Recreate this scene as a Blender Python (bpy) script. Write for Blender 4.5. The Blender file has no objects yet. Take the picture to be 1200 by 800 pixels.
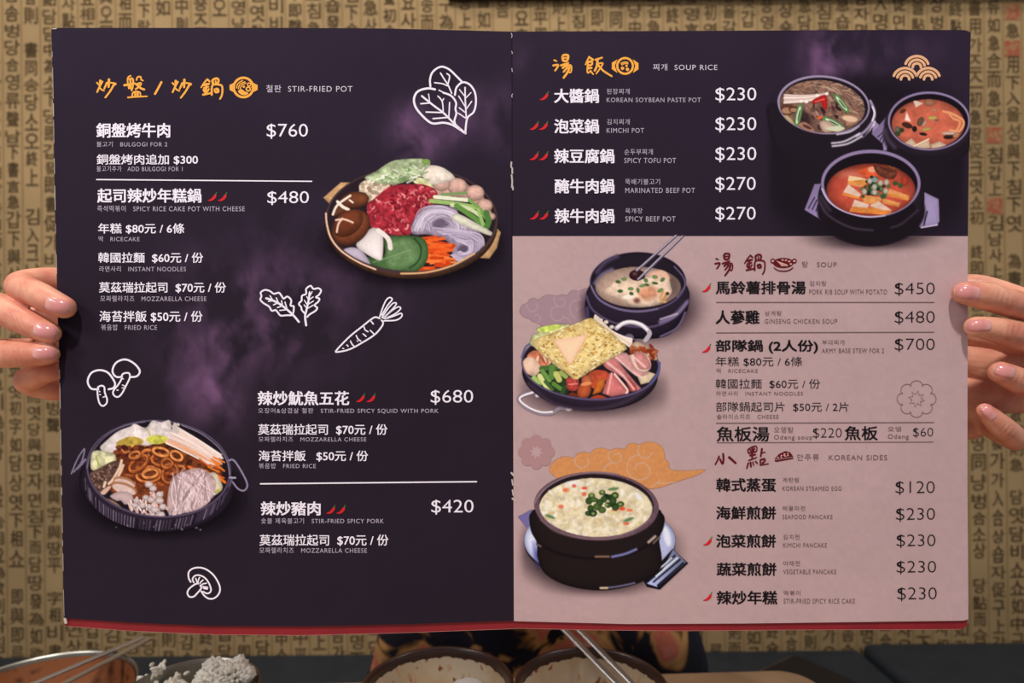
import bpy, bmesh, math, random
import numpy as np
from mathutils import Vector, Matrix
from mathutils.bvhtree import BVHTree

# ------------------------------------------------------------------ camera, world, lamps, exposure
SC = bpy.context.scene
COL = SC.collection
F = 751.0                       # focal length in pixels of the 1200 x 800 frame
CAMZ = 1.15
ROLL = math.radians(.5)
RX = Vector((math.cos(ROLL), 0, -math.sin(ROLL)))
UP = Vector((math.sin(ROLL), 0, math.cos(ROLL)))
FW = Vector((0, 1, 0))
CAM = Vector((0, 0, CAMZ))
cd = bpy.data.cameras.new('camera'); co = bpy.data.objects.new('camera', cd); COL.objects.link(co)
cd.sensor_width = 36; cd.lens = 36 * F / 1200; cd.clip_start = .02
co.matrix_world = Matrix(((RX.x, UP.x, 0, CAM.x), (RX.y, UP.y, -1, CAM.y), (RX.z, UP.z, 0, CAM.z), (0, 0, 0, 1)))
cd.dof.use_dof = True; cd.dof.focus_distance = .425; cd.dof.aperture_fstop = 7
SC.camera = co

SC.view_settings.view_transform = 'Standard'; SC.view_settings.look = 'None'
SC.view_settings.exposure = 0.0; SC.view_settings.gamma = 1.0; SC.view_settings.use_curve_mapping = False
SC.cycles.transparent_max_bounces = 16
w = bpy.data.worlds.new('world'); SC.world = w; w.use_nodes = True
w.node_tree.nodes['Background'].inputs[0].default_value = (.97, .97, 1, 1)
w.node_tree.nodes['Background'].inputs[1].default_value = .33

def lamp(name, loc, target, size, power, color=(1, .955, .90)):
    l = bpy.data.lights.new(name, 'AREA'); l.shape = 'DISK'; l.size = size; l.energy = power; l.color = color
    o = bpy.data.objects.new(name, l); COL.objects.link(o); o.location = loc
    o.rotation_euler = (Vector(target) - Vector(loc)).to_track_quat('-Z', 'Y').to_euler()
    return o
lamp('ceiling_spot', (-.12, -.72, 2.95), (0, .45, 1.1), .15, 39)
lamp('fill_lamp', (-1.25, -.55, 2.2), (-.25, .42, 1.15), .45, 11, (1, .96, .92))  # added soft fill so the left side is brighter, not a fixture of the room
lamp('wall_spot', (-.95, .75, 2.75), (-.8, 1.43, 1.0), .2, 7.5, (1, .93, .82))
lamp('wall_spot', (.95, .75, 2.75), (.8, 1.43, 1.0), .2, 5.5, (1, .93, .82))

def P(u, v, d):
    return CAM + d * (FW + RX * ((u - 600) / F) + UP * ((400 - v) / F))
# ------------------------------------------------------------------ printed pictures, painted on a fine grid of ink cells
def catmull(pts, n=6, closed=False):
    P = [tuple(map(float, p)) for p in pts]
    if len(P) < 3 and not closed:
        a, b = np.array(P[0]), np.array(P[-1])
        return np.array([a + (b - a) * i / n for i in range(n + 1)])
    out = []
    m = len(P)
    rng_ = range(m) if closed else range(m - 1)
    for i in rng_:
        if closed:
            p0, p1, p2, p3 = (np.array(P[(i + k) % m]) for k in (-1, 0, 1, 2))
        else:
            p0, p1, p2, p3 = (np.array(P[min(max(i + k, 0), m - 1)]) for k in (-1, 0, 1, 2))
        for k in range(n):
            t = k / n
            out.append(.5 * ((2 * p1) + (p2 - p0) * t + (2 * p0 - 5 * p1 + 4 * p2 - p3) * t * t + (3 * p1 - p0 - 3 * p2 + p3) * t ** 3))
    if not closed:
        out.append(np.array(P[-1]))
    return np.array(out)

def vnoise(X, Y, sc, seed):
    r = np.random.RandomState(seed)
    T = r.rand(64, 64)
    x, y = X / sc + seed * 7.3, Y / sc + seed * 3.1
    xi, yi = np.floor(x).astype(int), np.floor(y).astype(int)
    fx, fy = x - xi, y - yi
    fx, fy = fx * fx * (3 - 2 * fx), fy * fy * (3 - 2 * fy)
    g = lambda a, b: T[(yi + b) % 64, (xi + a) % 64]
    return (g(0, 0) * (1 - fx) + g(1, 0) * fx) * (1 - fy) + (g(0, 1) * (1 - fx) + g(1, 1) * fx) * fy

def fbm(X, Y, sc, seed, o=4):
    a, s, t = 0, 1., 0
    for k in range(o):
        a = a + s * vnoise(X, Y, sc / 2 ** k, seed + k); t += s; s *= .55
    return a / t

def s2l(c):
    c = np.clip(np.asarray(c, float) / 255., 0, 1)
    return np.where(c <= .04045, c / 12.92, ((c + .055) / 1.055) ** 2.4)

class Pic:
    def __init__(s, x0, y0, x1, y1, step=.8):
        s.x = np.arange(x0, x1 + step, step); s.y = np.arange(y0, y1 + step, step)
        s.X, s.Y = np.meshgrid(s.x, s.y)
        s.C = np.zeros(s.X.shape + (3,)); s.A = np.zeros(s.X.shape)
        s.K = None; s.o = (0, 0, 1); s.sd = 1
    def t(s, ox, oy, sc): s.o = (ox, oy, sc); return s
    def p(s, pts): return np.array([(s.o[0] + a / s.o[2], s.o[1] + b / s.o[2]) for a, b in pts])
    def box(s, P, m):
        i0, i1 = np.searchsorted(s.x, [P[:, 0].min() - m, P[:, 0].max() + m])
        j0, j1 = np.searchsorted(s.y, [P[:, 1].min() - m, P[:, 1].max() + m])
        return slice(j0, max(j1, j0 + 1)), slice(i0, max(i1, i0 + 1))
    def put(s, sl, m, col, al=1.):
        m = np.clip(m, 0, 1) * al
        if s.K is not None: m = m * s.K[sl]
        A = s.A[sl]; n = A + m - A * m
        col = np.asarray(col, float)
        if col.ndim == 1: col = col[None, None, :]
        s.C[sl] = (s.C[sl] * (A * (1 - m))[..., None] + col * m[..., None]) / np.maximum(n, 1e-6)[..., None]
        s.A[sl] = n
    def shade(s, sl, col, D, tex, tsc, edge, ew, lit, P):
        X, Y = s.X[sl], s.Y[sl]
        k = np.ones(X.shape)
        if tex:
            s.sd += 1
            k = k * (1 + tex * 2 * (fbm(X, Y, tsc, s.sd, 3) - .5))
        if edge: k = k * (1 - edge * np.exp(-np.maximum(D, 0) / ew))
        if lit:
            c = P.mean(0); R = max(np.ptp(P, axis=0).max() / 2, 1)
            k = k * (1 + (lit[0] * (X - c[0]) + lit[1] * (Y - c[1])) / R)
        return np.clip(np.asarray(col, float)[None, None, :] * k[..., None], 0, 255)
    def ell(s, cx, cy, rx, ry, col, rot=0, soft=1.2, al=1, tex=0, tsc=5, edge=0, ew=3, lit=None, ring=0):
        (c,) = s.p([(cx, cy)]); rx /= s.o[2]; ry /= s.o[2]
        R = max(rx, ry) + soft + ring
        P = np.array([c - R, c + R]); sl = s.box(P, 1)
        a = math.radians(rot); dx, dy = s.X[sl] - c[0], s.Y[sl] - c[1]
        u, v = (dx * math.cos(a) + dy * math.sin(a)) / rx, (-dx * math.sin(a) + dy * math.cos(a)) / ry
        q = np.sqrt(u * u + v * v) + 1e-6
        g = np.sqrt((u / rx) ** 2 + (v / ry) ** 2) / q + 1e-6
        D = (1 - q) / g
        if soft > 4: D = (1 - q) * min(rx, ry)
        m = (ring / 2 - np.abs(D)) / soft + .5 if ring else D / soft + .5
        s.put(sl, m, s.shade(sl, col, D, tex, tsc, edge, ew, lit, P), al)
    def shadow(s, cx, cy, rx, ry, col, soft, al):
        (c,) = s.p([(cx, cy)]); rx /= s.o[2]; ry /= s.o[2]
        q = np.sqrt(((s.X - c[0]) / rx) ** 2 + ((s.Y - c[1]) / ry) ** 2)
        w = soft / min(rx, ry)
        m = np.clip((1 + w - q) / (2 * w), 0, 1); m = m * m * (3 - 2 * m)
        b = np.minimum(np.minimum(s.X - s.x[0], s.x[-1] - s.X), np.minimum(s.Y - s.y[0], s.y[-1] - s.Y)) / 14
        b = np.clip(b, 0, 1); b = b * b * (3 - 2 * b)
        s.put((slice(None), slice(None)), m * b, col, al)
    def emask(s, cx, cy, rx, ry, rot=0, soft=1.2):
        (c,) = s.p([(cx, cy)]); rx /= s.o[2]; ry /= s.o[2]
        a = math.radians(rot); dx, dy = s.X - c[0], s.Y - c[1]
        u, v = (dx * math.cos(a) + dy * math.sin(a)) / rx, (-dx * math.sin(a) + dy * math.cos(a)) / ry
        return np.clip((1 - np.sqrt(u * u + v * v)) * min(rx, ry) / soft + .5, 0, 1)
    def sdf(s, sl, P, closed):
        X, Y = s.X[sl], s.Y[sl]
        D = np.full(X.shape, 1e9); I = np.zeros(X.shape, bool)
        n = len(P)
        for i in range(n if closed else n - 1):
            a, b = P[i], P[(i + 1) % n]
            e = b - a; L = e @ e + 1e-9
            t = np.clip(((X - a[0]) * e[0] + (Y - a[1]) * e[1]) / L, 0, 1)
            D = np.minimum(D, (X - a[0] - t * e[0]) ** 2 + (Y - a[1] - t * e[1]) ** 2)
            if closed and a[1] != b[1]:
                I ^= ((a[1] > Y) != (b[1] > Y)) & (X < e[0] * (Y - a[1]) / (b[1] - a[1]) + a[0])
        D = np.sqrt(D)
        return np.where(I, D, -D) if closed else D
    def poly(s, pts, col, soft=1.2, al=1, smooth=4, tex=0, tsc=5, edge=0, ew=3, lit=None):
        P = s.p(pts)
        if smooth: P = catmull(P, smooth, True)
        sl = s.box(P, soft + 1)
        D = s.sdf(sl, P, True)
        s.put(sl, D / soft + .5, s.shade(sl, col, D, tex, tsc, edge, ew, lit, P), al)
    def line(s, pts, w, col, soft=1., al=1, smooth=5):
        P = s.p(pts)
        if smooth: P = catmull(P, smooth)
        sl = s.box(P, w + soft + 1)
        s.put(sl, (w / 2 - s.sdf(sl, P, False)) / soft + .5, np.asarray(col, float), al)
    def dots(s, pts, r, col, **k):
        for a, b in pts: s.ell(a, b, r * s.o[2], r * s.o[2] * .8, col, **k)
    def scatter(s, rng, n, x0, y0, x1, y1, fn):
        for _ in range(n): fn(rng.uniform(x0, x1), rng.uniform(y0, y1))
    def grain(s, amp, seed):
        k = np.clip((s.C.mean(-1, keepdims=True) - 60) / 140, 0, 1); s.C = s.C * (1 + .11 * k)
        r = np.random.RandomState(seed)
        s.C *= (1 + amp * (r.rand(*s.A.shape) - .5))[..., None]

def pic_bulgogi():
    q = Pic(360, 180, 600, 345); R = random.Random(3)
    q.t(0, 0, 1)
    q.shadow(484, 287, 98, 45, (18, 12, 20), 14, .75)
    q.t(375, 180, 5.336)
    G = (205, 160, 115)
    q.poly([(20, 275), (130, 180), (255, 178), (262, 215), (160, 250), (75, 330)], G, smooth=0, tex=.15, edge=.2, lit=(0, -.15))
    q.t(475, 180, 5.33)
    q.poly([(540, 430), (597, 490), (572, 590), (525, 655), (415, 648), (480, 560)], G, smooth=0, tex=.15, edge=.2, lit=(-.1, -.1))
    q.t(0, 0, 1)
    q.ell(482, 264, 101, 63, (95, 62, 48), tex=.2, edge=.6, ew=5)
    q.ell(482, 258, 101.5, 63, (72, 54, 56))
    q.ell(482, 257, 98.5, 60.5, (42, 30, 38))
    up = np.clip((262 - q.Y) * 2, 0, 1); q.K = np.maximum(q.emask(482, 257, 98.5, 60.5), up)
    q.t(475, 180, 5.33)
    q.poly([(170, 200), (230, 150), (320, 150), (400, 200), (470, 250), (520, 320), (545, 400), (500, 400), (440, 330), (330, 270), (200, 270)], (196, 156, 142), tex=.2, edge=.3)
    for c, r in (((535, 392), 28), ((495, 325), 50), ((435, 245), 58), ((325, 205), 62), ((225, 190), 52)):
        q.ell(c[0], c[1], r, r * .85, (214, 172, 158), tex=.12, edge=.35, ew=3, lit=(0, -.15))
    q.poly([(90, 100), (160, 72), (240, 90), (305, 140), (290, 165), (200, 190), (140, 190)], (222, 208, 196), tex=.15, edge=.2, lit=(0, -.1))
    q.t(375, 180, 5.336)
    q.poly([(245, 200), (300, 160), (400, 160), (440, 220), (360, 300), (310, 310), (260, 250)], (214, 192, 168), tex=.3, tsc=4)
    for _ in range(26):
        q.ell(R.uniform(255, 470), R.uniform(165, 300) if R.random() < .7 else 190, 14, 11, R.choice([(232, 214, 196), (205, 182, 160), (190, 165, 140)]), edge=.3)
    q.poly([(280, 150), (350, 110), (420, 62), (470, 42), (560, 32), (660, 35), (690, 60), (660, 100), (600, 150), (480, 190), (400, 190), (330, 175)], (166, 180, 140), tex=.35, tsc=7, edge=.15)
    for _ in range(110):
        x, y = R.uniform(300, 660), R.uniform(45, 180)
        if y < 170 - (x - 280) * .32: continue
        q.line([(x, y), (x + R.uniform(-40, 40), y + R.uniform(-15, 20))], R.uniform(1, 2.5), R.choice([(214, 218, 196), (122, 150, 98), (186, 200, 160), (232, 230, 216), (104, 136, 84)]), al=.75)
    q.t(475, 180, 5.33)
    q.ell(130, 50, 26, 18, (140, 170, 90), edge=.2)
    q.poly([(60, 165), (100, 150), (170, 200), (160, 215), (60, 185)], (200, 200, 150), tex=.2)
    q.t(0, 0, 1)
    q.poly([(430, 240), (437, 234), (450, 223), (461, 217), (484, 216), (496, 216), (511, 223), (511, 237), (496, 246), (483, 261), (481, 274), (465, 276), (441, 269), (433, 262)], (158, 42, 56), tex=.35, tsc=5)
    for _ in range(170):
        x, y = R.uniform(433, 509), R.uniform(218, 274)
        if (x - 470) / 42 + (y - 246) / 30 > 1.0 or (470 - x) / 40 + (246 - y) / 22 > 1.15: continue
        a = R.uniform(0, 6.28); l = R.uniform(2, 4.5)
        q.line([(x, y), (x + l * math.cos(a), y + l * math.sin(a)), (x + l * math.cos(a) + 2 * math.cos(a + 1), y + l * math.sin(a) + 2 * math.sin(a + 1))],
               R.uniform(1, 2.2), R.choice([(206, 84, 94), (184, 56, 68), (230, 140, 142), (126, 24, 38), (100, 18, 30), (200, 76, 86), (236, 160, 160)]), al=.85)
    q.t(475, 180, 5.33)
    q.poly([(35, 480), (60, 410), (130, 330), (240, 322), (325, 350), (320, 420), (440, 475), (490, 530), (470, 590), (410, 650), (320, 685), (290, 610), (260, 545), (150, 505), (60, 505)], (160, 143, 166), tex=.2, edge=.2)
    q.ell(230, 430, 62, 34, (92, 78, 100), rot=-20, soft=4, al=.8); q.ell(365, 595, 40, 26, (82, 68, 92), rot=-15, soft=4, al=.85)
    for k in range(46):
        f = R.uniform(.3, 1.1); o = R.uniform(-22, 22); e_ = R.uniform(-30, 30)
        q.line([(200 - 150 * f + e_, 470 + o), (190 - 90 * f, 440 - 70 * f + o), (215 + e_, 430 - 95 * f), (230 + 95 * f, 425 - 45 * f + e_), (300 + 60 * f + e_, 480 + o)], 1, R.choice([(205, 195, 212), (178, 162, 186), (132, 116, 142), (216, 206, 220)]), al=.6)
    for k in range(46):
        f = R.uniform(.25, 1.15); e_ = R.uniform(-22, 22)
        q.line([(365 - 150 * f + e_, 560 - 70 * f + e_), (365 - 10 * f, 590 - 95 * f), (365 + 100 * f, 590 - 50 * f + e_), (365 + 95 * f, 600 + 25 * f), (365 + e_, 605 + 55 * f), (365 - 70 * f, 600 + 30 * f)], 1, R.choice([(200, 188, 208), (172, 156, 182), (126, 110, 138), (212, 200, 218)]), al=.6)
    for pts, w, c in (([(185, 270), (290, 280), (385, 290)], 4.5, (218, 220, 196)), ([(160, 295), (300, 310), (440, 335)], 5, (150, 180, 105)), ([(230, 255), (380, 245)], 3, (120, 150, 95)),
                      ([(290, 320), (400, 345), (470, 390)], 4.5, (196, 206, 160)), ([(320, 325), (430, 400), (490, 450)], 6, (100, 145, 70)), ([(400, 290), (470, 350), (500, 400)], 4, (120, 160, 80)),
                      ([(505, 370), (520, 420), (505, 460)], 7, (78, 125, 62)), ([(455, 350), (485, 440)], 4, (150, 182, 110))):
        q.line(pts, w, c)
    q.poly([(285, 395), (330, 375), (440, 430), (555, 500), (530, 512), (440, 480), (330, 435)], (222, 218, 200), edge=.25, tex=.1)
    for _ in range(62):
        x, y = R.uniform(60, 210), R.uniform(515, 735)
        if y < 520 + (x - 60) * .12: continue
        a = R.uniform(-.25, .3)
        l = R.uniform(70, 120)
        q.line([(x, y), (min(x + l, 308), y + l * a)], R.uniform(2.5, 3.8), R.choice([(236, 96, 38), (222, 78, 28), (244, 122, 60), (205, 66, 24)]))
    q.t(375, 180, 5.336)
    q.poly([(280, 650), (400, 640), (400, 540), (440, 515), (590, 512), (660, 545), (678, 630), (650, 700), (590, 740), (500, 745), (400, 730), (320, 695)], (82, 118, 70), tex=.2, tsc=8, edge=.35, ew=3)
    q.poly([(440, 560), (540, 535), (600, 560), (610, 640), (540, 700), (420, 690)], (112, 142, 96), soft=6, al=.7, tex=.2)
    q.line([(590, 530), (632, 590), (615, 670), (560, 715)], 2, (38, 64, 40), al=.8); q.line([(330, 680), (450, 640), (570, 600)], 1, (150, 172, 130), al=.6)
    q.poly([(140, 605), (200, 585), (265, 610), (315, 700), (180, 645)], (192, 178, 198), edge=.25, lit=(0, -.1))
    q.poly([(225, 570), (280, 500), (330, 462), (372, 478), (395, 520), (392, 640), (370, 667), (280, 622)], (226, 214, 214), edge=.25, lit=(.05, .08))
    q.line([(365, 480), (425, 530), (440, 590)], 5.5, (222, 210, 205))
    q.ell(215, 290, 92, 52, (124, 68, 44), rot=-8, edge=.5, ew=4, lit=(.1, -.25), tex=.1)
    q.poly([(75, 380), (105, 320), (165, 325), (180, 345), (110, 385)], (112, 66, 46), edge=.3)
    for pts, w in (([(80, 380), (110, 320), (190, 262)], 2.6), ([(110, 300), (140, 330), (178, 350)], 3.6), ([(185, 290), (205, 305)], 2)): q.line(pts, w, (232, 214, 200))
    q.ell(192, 462, 132, 100, (138, 74, 48), rot=-38, edge=.5, ew=5, tex=.1, lit=(-.05, -.2))
    q.ell(175, 435, 105, 72, (118, 60, 38), rot=-38, edge=.35, ew=4, tex=.12, lit=(-.1, -.3))
    for pts in ([(105, 490), (115, 440), (140, 405)], [(100, 415), (150, 410), (205, 430)]): q.line(pts, 2.2, (222, 190, 170))
    q.K = None
    q.t(0, 0, 1)
    q.line([(382, 250), (383, 262), (388, 279), (400, 294), (420, 307), (440, 315.5)], 2, (226, 184, 156))
    q.line([(470, 320.5), (500, 319), (530, 311), (556, 297)], 2.2, (214, 166, 120))
    q.grain(.08, 1)
    return q

def pic_squid():
    q = Pic(76, 482, 300, 640); R = random.Random(5)
    q.t(0, 0, 1)
    q.shadow(190, 582, 92, 46, (16, 12, 18), 14, .7)
    q.ell(184, 566, 91, 57.5, (44, 34, 50), rot=4, edge=.5, ew=5)
    for k in range(64):
        a = math.radians(8 + k * 2.6)
        x0, y0 = 186 + 87 * math.cos(a), 552 + 58 * math.sin(a)
        x1, y1 = 184 + 84 * math.cos(a), 566 + 55 * math.sin(a)
        q.line([(x0, y0), (x1, y1)], R.uniform(.8, 1.6), R.choice([(118, 106, 132), (84, 72, 98), (150, 138, 160), (24, 18, 28)]), al=.7, smooth=0)
    for k in range(14):
        q.dots([(R.uniform(135, 235), R.uniform(612, 622))], R.uniform(.6, 1.2), (150, 140, 160), al=.7)
    q.ell(186, 549, 85, 57, (88, 78, 102), rot=4)
    q.ell(186, 549, 83, 55.2, (30, 22, 32), rot=4)
    q.t(80, 485, 5.517)
    q.line([(20, 385), (60, 290), (105, 225), (85, 310), (35, 375)], 1.6, (128, 116, 142)); q.line([(60, 350), (110, 295)], 3, (120, 108, 134))
    q.t(180, 485, 5.517)
    q.line([(485, 300), (520, 300), (570, 375), (606, 455), (585, 494), (545, 482), (512, 440)], 2, (140, 130, 158)); q.line([(490, 410), (528, 412)], 2.2, (170, 160, 184))
    up = np.clip((535 - q.Y) * 2, 0, 1); q.K = np.maximum(q.emask(186 * 1., 549, 1, 1), 0)
    q.t(0, 0, 1); q.K = np.maximum(q.emask(186, 549, 83, 55.2, 4), up)
    q.ell(190, 552, 70, 45, (112, 56, 32), tex=.4, tsc=6, soft=4)
    for _ in range(60):
        a, r = R.uniform(0, 6.28), R.random() ** .5
        x, y = 190 + 52 * r * math.cos(a), 545 + 30 * r * math.sin(a)
        q.ell(x, y, R.uniform(2, 5), R.uniform(1.5, 3), R.choice([(150, 78, 36), (86, 40, 26), (60, 28, 22), (176, 96, 48)]), rot=R.uniform(0, 180), al=.85)
    q.t(80, 485, 5.517)
    q.poly([(205, 220), (240, 178), (320, 112), (400, 80), (430, 62), (500, 88), (545, 42), (600, 52), (660, 45), (655, 160), (560, 190), (500, 205), (400, 185), (330, 235), (255, 255)], (216, 204, 204), tex=.22, tsc=8, edge=.15)
    q.poly([(310, 185), (400, 145), (480, 165), (470, 195), (350, 225)], (186, 158, 70), tex=.3); q.poly([(500, 165), (560, 135), (640, 150), (640, 180), (560, 195)], (186, 186, 78), tex=.3)
    q.line([(510, 90), (530, 140)], 1.5, (170, 172, 110)); q.line([(430, 90), (440, 140)], 1.5, (236, 230, 226))
    q.poly([(150, 260), (180, 235), (240, 240), (300, 260), (305, 320), (230, 350), (150, 360)], (206, 204, 164), tex=.25, edge=.2); q.line([(180, 270), (200, 340)], 2, (160, 170, 90))
    for _ in range(16):
        x, y = R.uniform(310, 480), R.uniform(215, 270)
        q.ell(x, y, R.uniform(15, 30), R.uniform(9, 16), R.choice([(92, 40, 28), (130, 62, 36), (70, 30, 24)]), rot=R.uniform(-30, 30))
    O = [(190, 106, 52), (168, 84, 40), (206, 128, 70)]
    for _ in range(40):
        x, y = R.uniform(380, 730), R.uniform(220, 470); a = R.uniform(0, 3)
        q.line([(x, y), (x + 30 * math.cos(a), y + 20 * math.sin(a)), (x + 50 * math.cos(a + .6), y + 34 * math.sin(a + .6))], R.uniform(1.5, 3), R.choice([(176, 92, 44), (140, 64, 34), (206, 130, 76), (96, 44, 28), (70, 34, 26)]), al=.85)
    for cx, cy, rx, ry, w, ro in ((520, 390, 78, 48, 4, -8), (530, 385, 48, 26, 4, -10), (515, 262, 38, 30, 4, 0), (455, 320, 70, 34, 4, -40), (600, 300, 60, 34, 4, 10), (660, 385, 48, 62, 4, 20), (600, 245, 52, 24, 3.5, 15), (430, 265, 34, 20, 3.5, -20), (640, 320, 34, 30, 3.5, 0), (700, 270, 40, 26, 3.5, 30)):
        q.ell(cx, cy + 5, rx, ry, (84, 38, 22), rot=ro, ring=w + 1.2, al=.8); q.ell(cx, cy, rx, ry, R.choice(O), rot=ro, ring=w * .8, tex=.35, tsc=4); q.ell(cx - 4, cy - 5, rx, ry, (236, 176, 116), rot=ro, ring=.8, al=.5)
    q.poly([(138, 385), (200, 350), (295, 302), (335, 330), (265, 450), (200, 512), (150, 435)], (92, 66, 58), tex=.3, tsc=3)
    for _ in range(120):
        x, y = R.uniform(150, 310), R.uniform(320, 500)
        if y > 512 - (x - 190) * 1.4 or y < 390 - (x - 140) * .5: continue
        q.ell(x, y, 6, 4, R.choice([(50, 34, 34), (130, 100, 88), (164, 132, 116)]), rot=R.uniform(0, 90))
    for pts in ([(345, 300), (330, 350), (290, 420), (262, 450)], [(355, 330), (330, 390), (300, 440)], [(240, 440), (230, 470)]): q.line(pts, 3, (214, 184, 164))
    for c, rr in (((365, 440), 75), ((360, 480), 88)): q.ell(c[0], c[1], rr, rr * .42, (166, 116, 84), rot=18); q.ell(c[0], c[1] + 8, rr * .88, rr * .32, (204, 178, 172), rot=18, tex=.1)
    q.poly([(270, 530), (330, 500), (400, 510), (420, 555), (370, 585), (340, 560), (310, 560)], (196, 170, 172), edge=.2)
    q.poly([(205, 510), (260, 465), (275, 475), (235, 520)], (200, 166, 150)); q.poly([(245, 545), (300, 565), (350, 610), (330, 620), (260, 575)], (170, 128, 100), edge=.2)
    q.t(180, 485, 5.517)
    for k in range(60):
        t = R.random()
        a = (80 + 60 * t + R.uniform(-5, 5), 190 - 120 * t); b = (R.uniform(380, 450), 330 - 70 * t + R.uniform(-12, 12))
        q.line([a, ((a[0] + b[0]) / 2, (a[1] + b[1]) / 2 - 10 + R.uniform(-10, 10)), b], 1.5, R.choice([(228, 210, 204), (212, 188, 180), (236, 222, 216), (216, 150, 112) if t < .3 else (222, 200, 194)]), al=.85)
    for k in range(14):
        x, y = 75 + R.uniform(0, 90), R.uniform(60, 130); q.ell(x, y, 12, 10, (232, 220, 214), edge=.25)
    for _ in range(20):
        x, y = R.uniform(200, 400), R.uniform(270, 420)
        q.line([(x, y), (x + R.uniform(30, 70), y + R.uniform(20, 50))], 2, R.choice([(222, 120, 50), (206, 94, 34)]))
    q.line([(405, 395), (460, 440)], 3.5, (226, 108, 34)); q.poly([(350, 400), (400, 380), (445, 460), (430, 500), (380, 520)], (214, 204, 176), tex=.15, edge=.2); q.line([(380, 510), (430, 490)], 3, (176, 170, 90))
    q.poly([(120, 420), (200, 370), (300, 350), (400, 420), (380, 540), (300, 615), (200, 640), (100, 650), (90, 540)], (182, 156, 158), tex=.2, edge=.1)
    for k in range(110):
        t = R.random(); e = (95 + 300 * t + R.uniform(-10, 10), 655 - 130 * t ** 1.4 + R.uniform(-30, 20))
        s0 = (190 + R.uniform(-70, 150), 380 + R.uniform(-20, 60))
        q.line([s0, ((s0[0] + e[0]) / 2 + R.uniform(-20, 20), (s0[1] + e[1]) / 2 - 12), e], R.uniform(.8, 1.3), R.choice([(222, 202, 206), (204, 178, 184), (156, 126, 134), (236, 222, 224), (136, 104, 112)]), al=.7)
    q.t(80, 485, 5.517)
    for _ in range(70):
        x = R.uniform(380, 620); y = R.uniform(500, 660)
        if y > 600 + (x - 350) * .3 or y < 560 - (x - 380) * .35: continue
        q.line([(x, y), (x + R.uniform(-25, 25), y + 28)], 2.4, R.choice([(206, 176, 170), (186, 150, 146), (222, 200, 196)]))
    for c in ((522, 455), (548, 482), (440, 560), (535, 555), (430, 590), (500, 540), (590, 560), (525, 600), (560, 620), (480, 590), (610, 600), (600, 650), (545, 655), (590, 520)):
        q.ell(c[0], c[1], R.uniform(20, 28), R.uniform(17, 22), (224, 206, 208), edge=.3, lit=(0, -.12))
    q.K = None; q.t(0, 0, 1)
    q.line([(103, 535), (103, 556), (112, 575), (130, 590), (152, 600), (175, 604.5), (205, 605), (232, 599), (252, 588), (264, 572), (269, 556)], 1.2, (88, 78, 102), al=.7)
    q.line([(102, 548), (108, 530), (124, 511), (146, 499), (170, 494)], 1.1, (140, 130, 156), al=.7); q.line([(213, 498), (236, 508), (256, 524), (266, 540), (269, 556)], 1.3, (156, 146, 172), al=.8)
    q.grain(.08, 2)
    return q

def pot(q, cx, cy, rx, ry, rim, w, rot=0, inner=(26, 19, 27)):
    q.ell(cx, cy, rx, ry, rim, rot=rot); k = q.o[2]
    q.ell(cx, cy + .6 * w * k * .3, rx - w * k, ry - w * k, inner, rot=rot)

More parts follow.
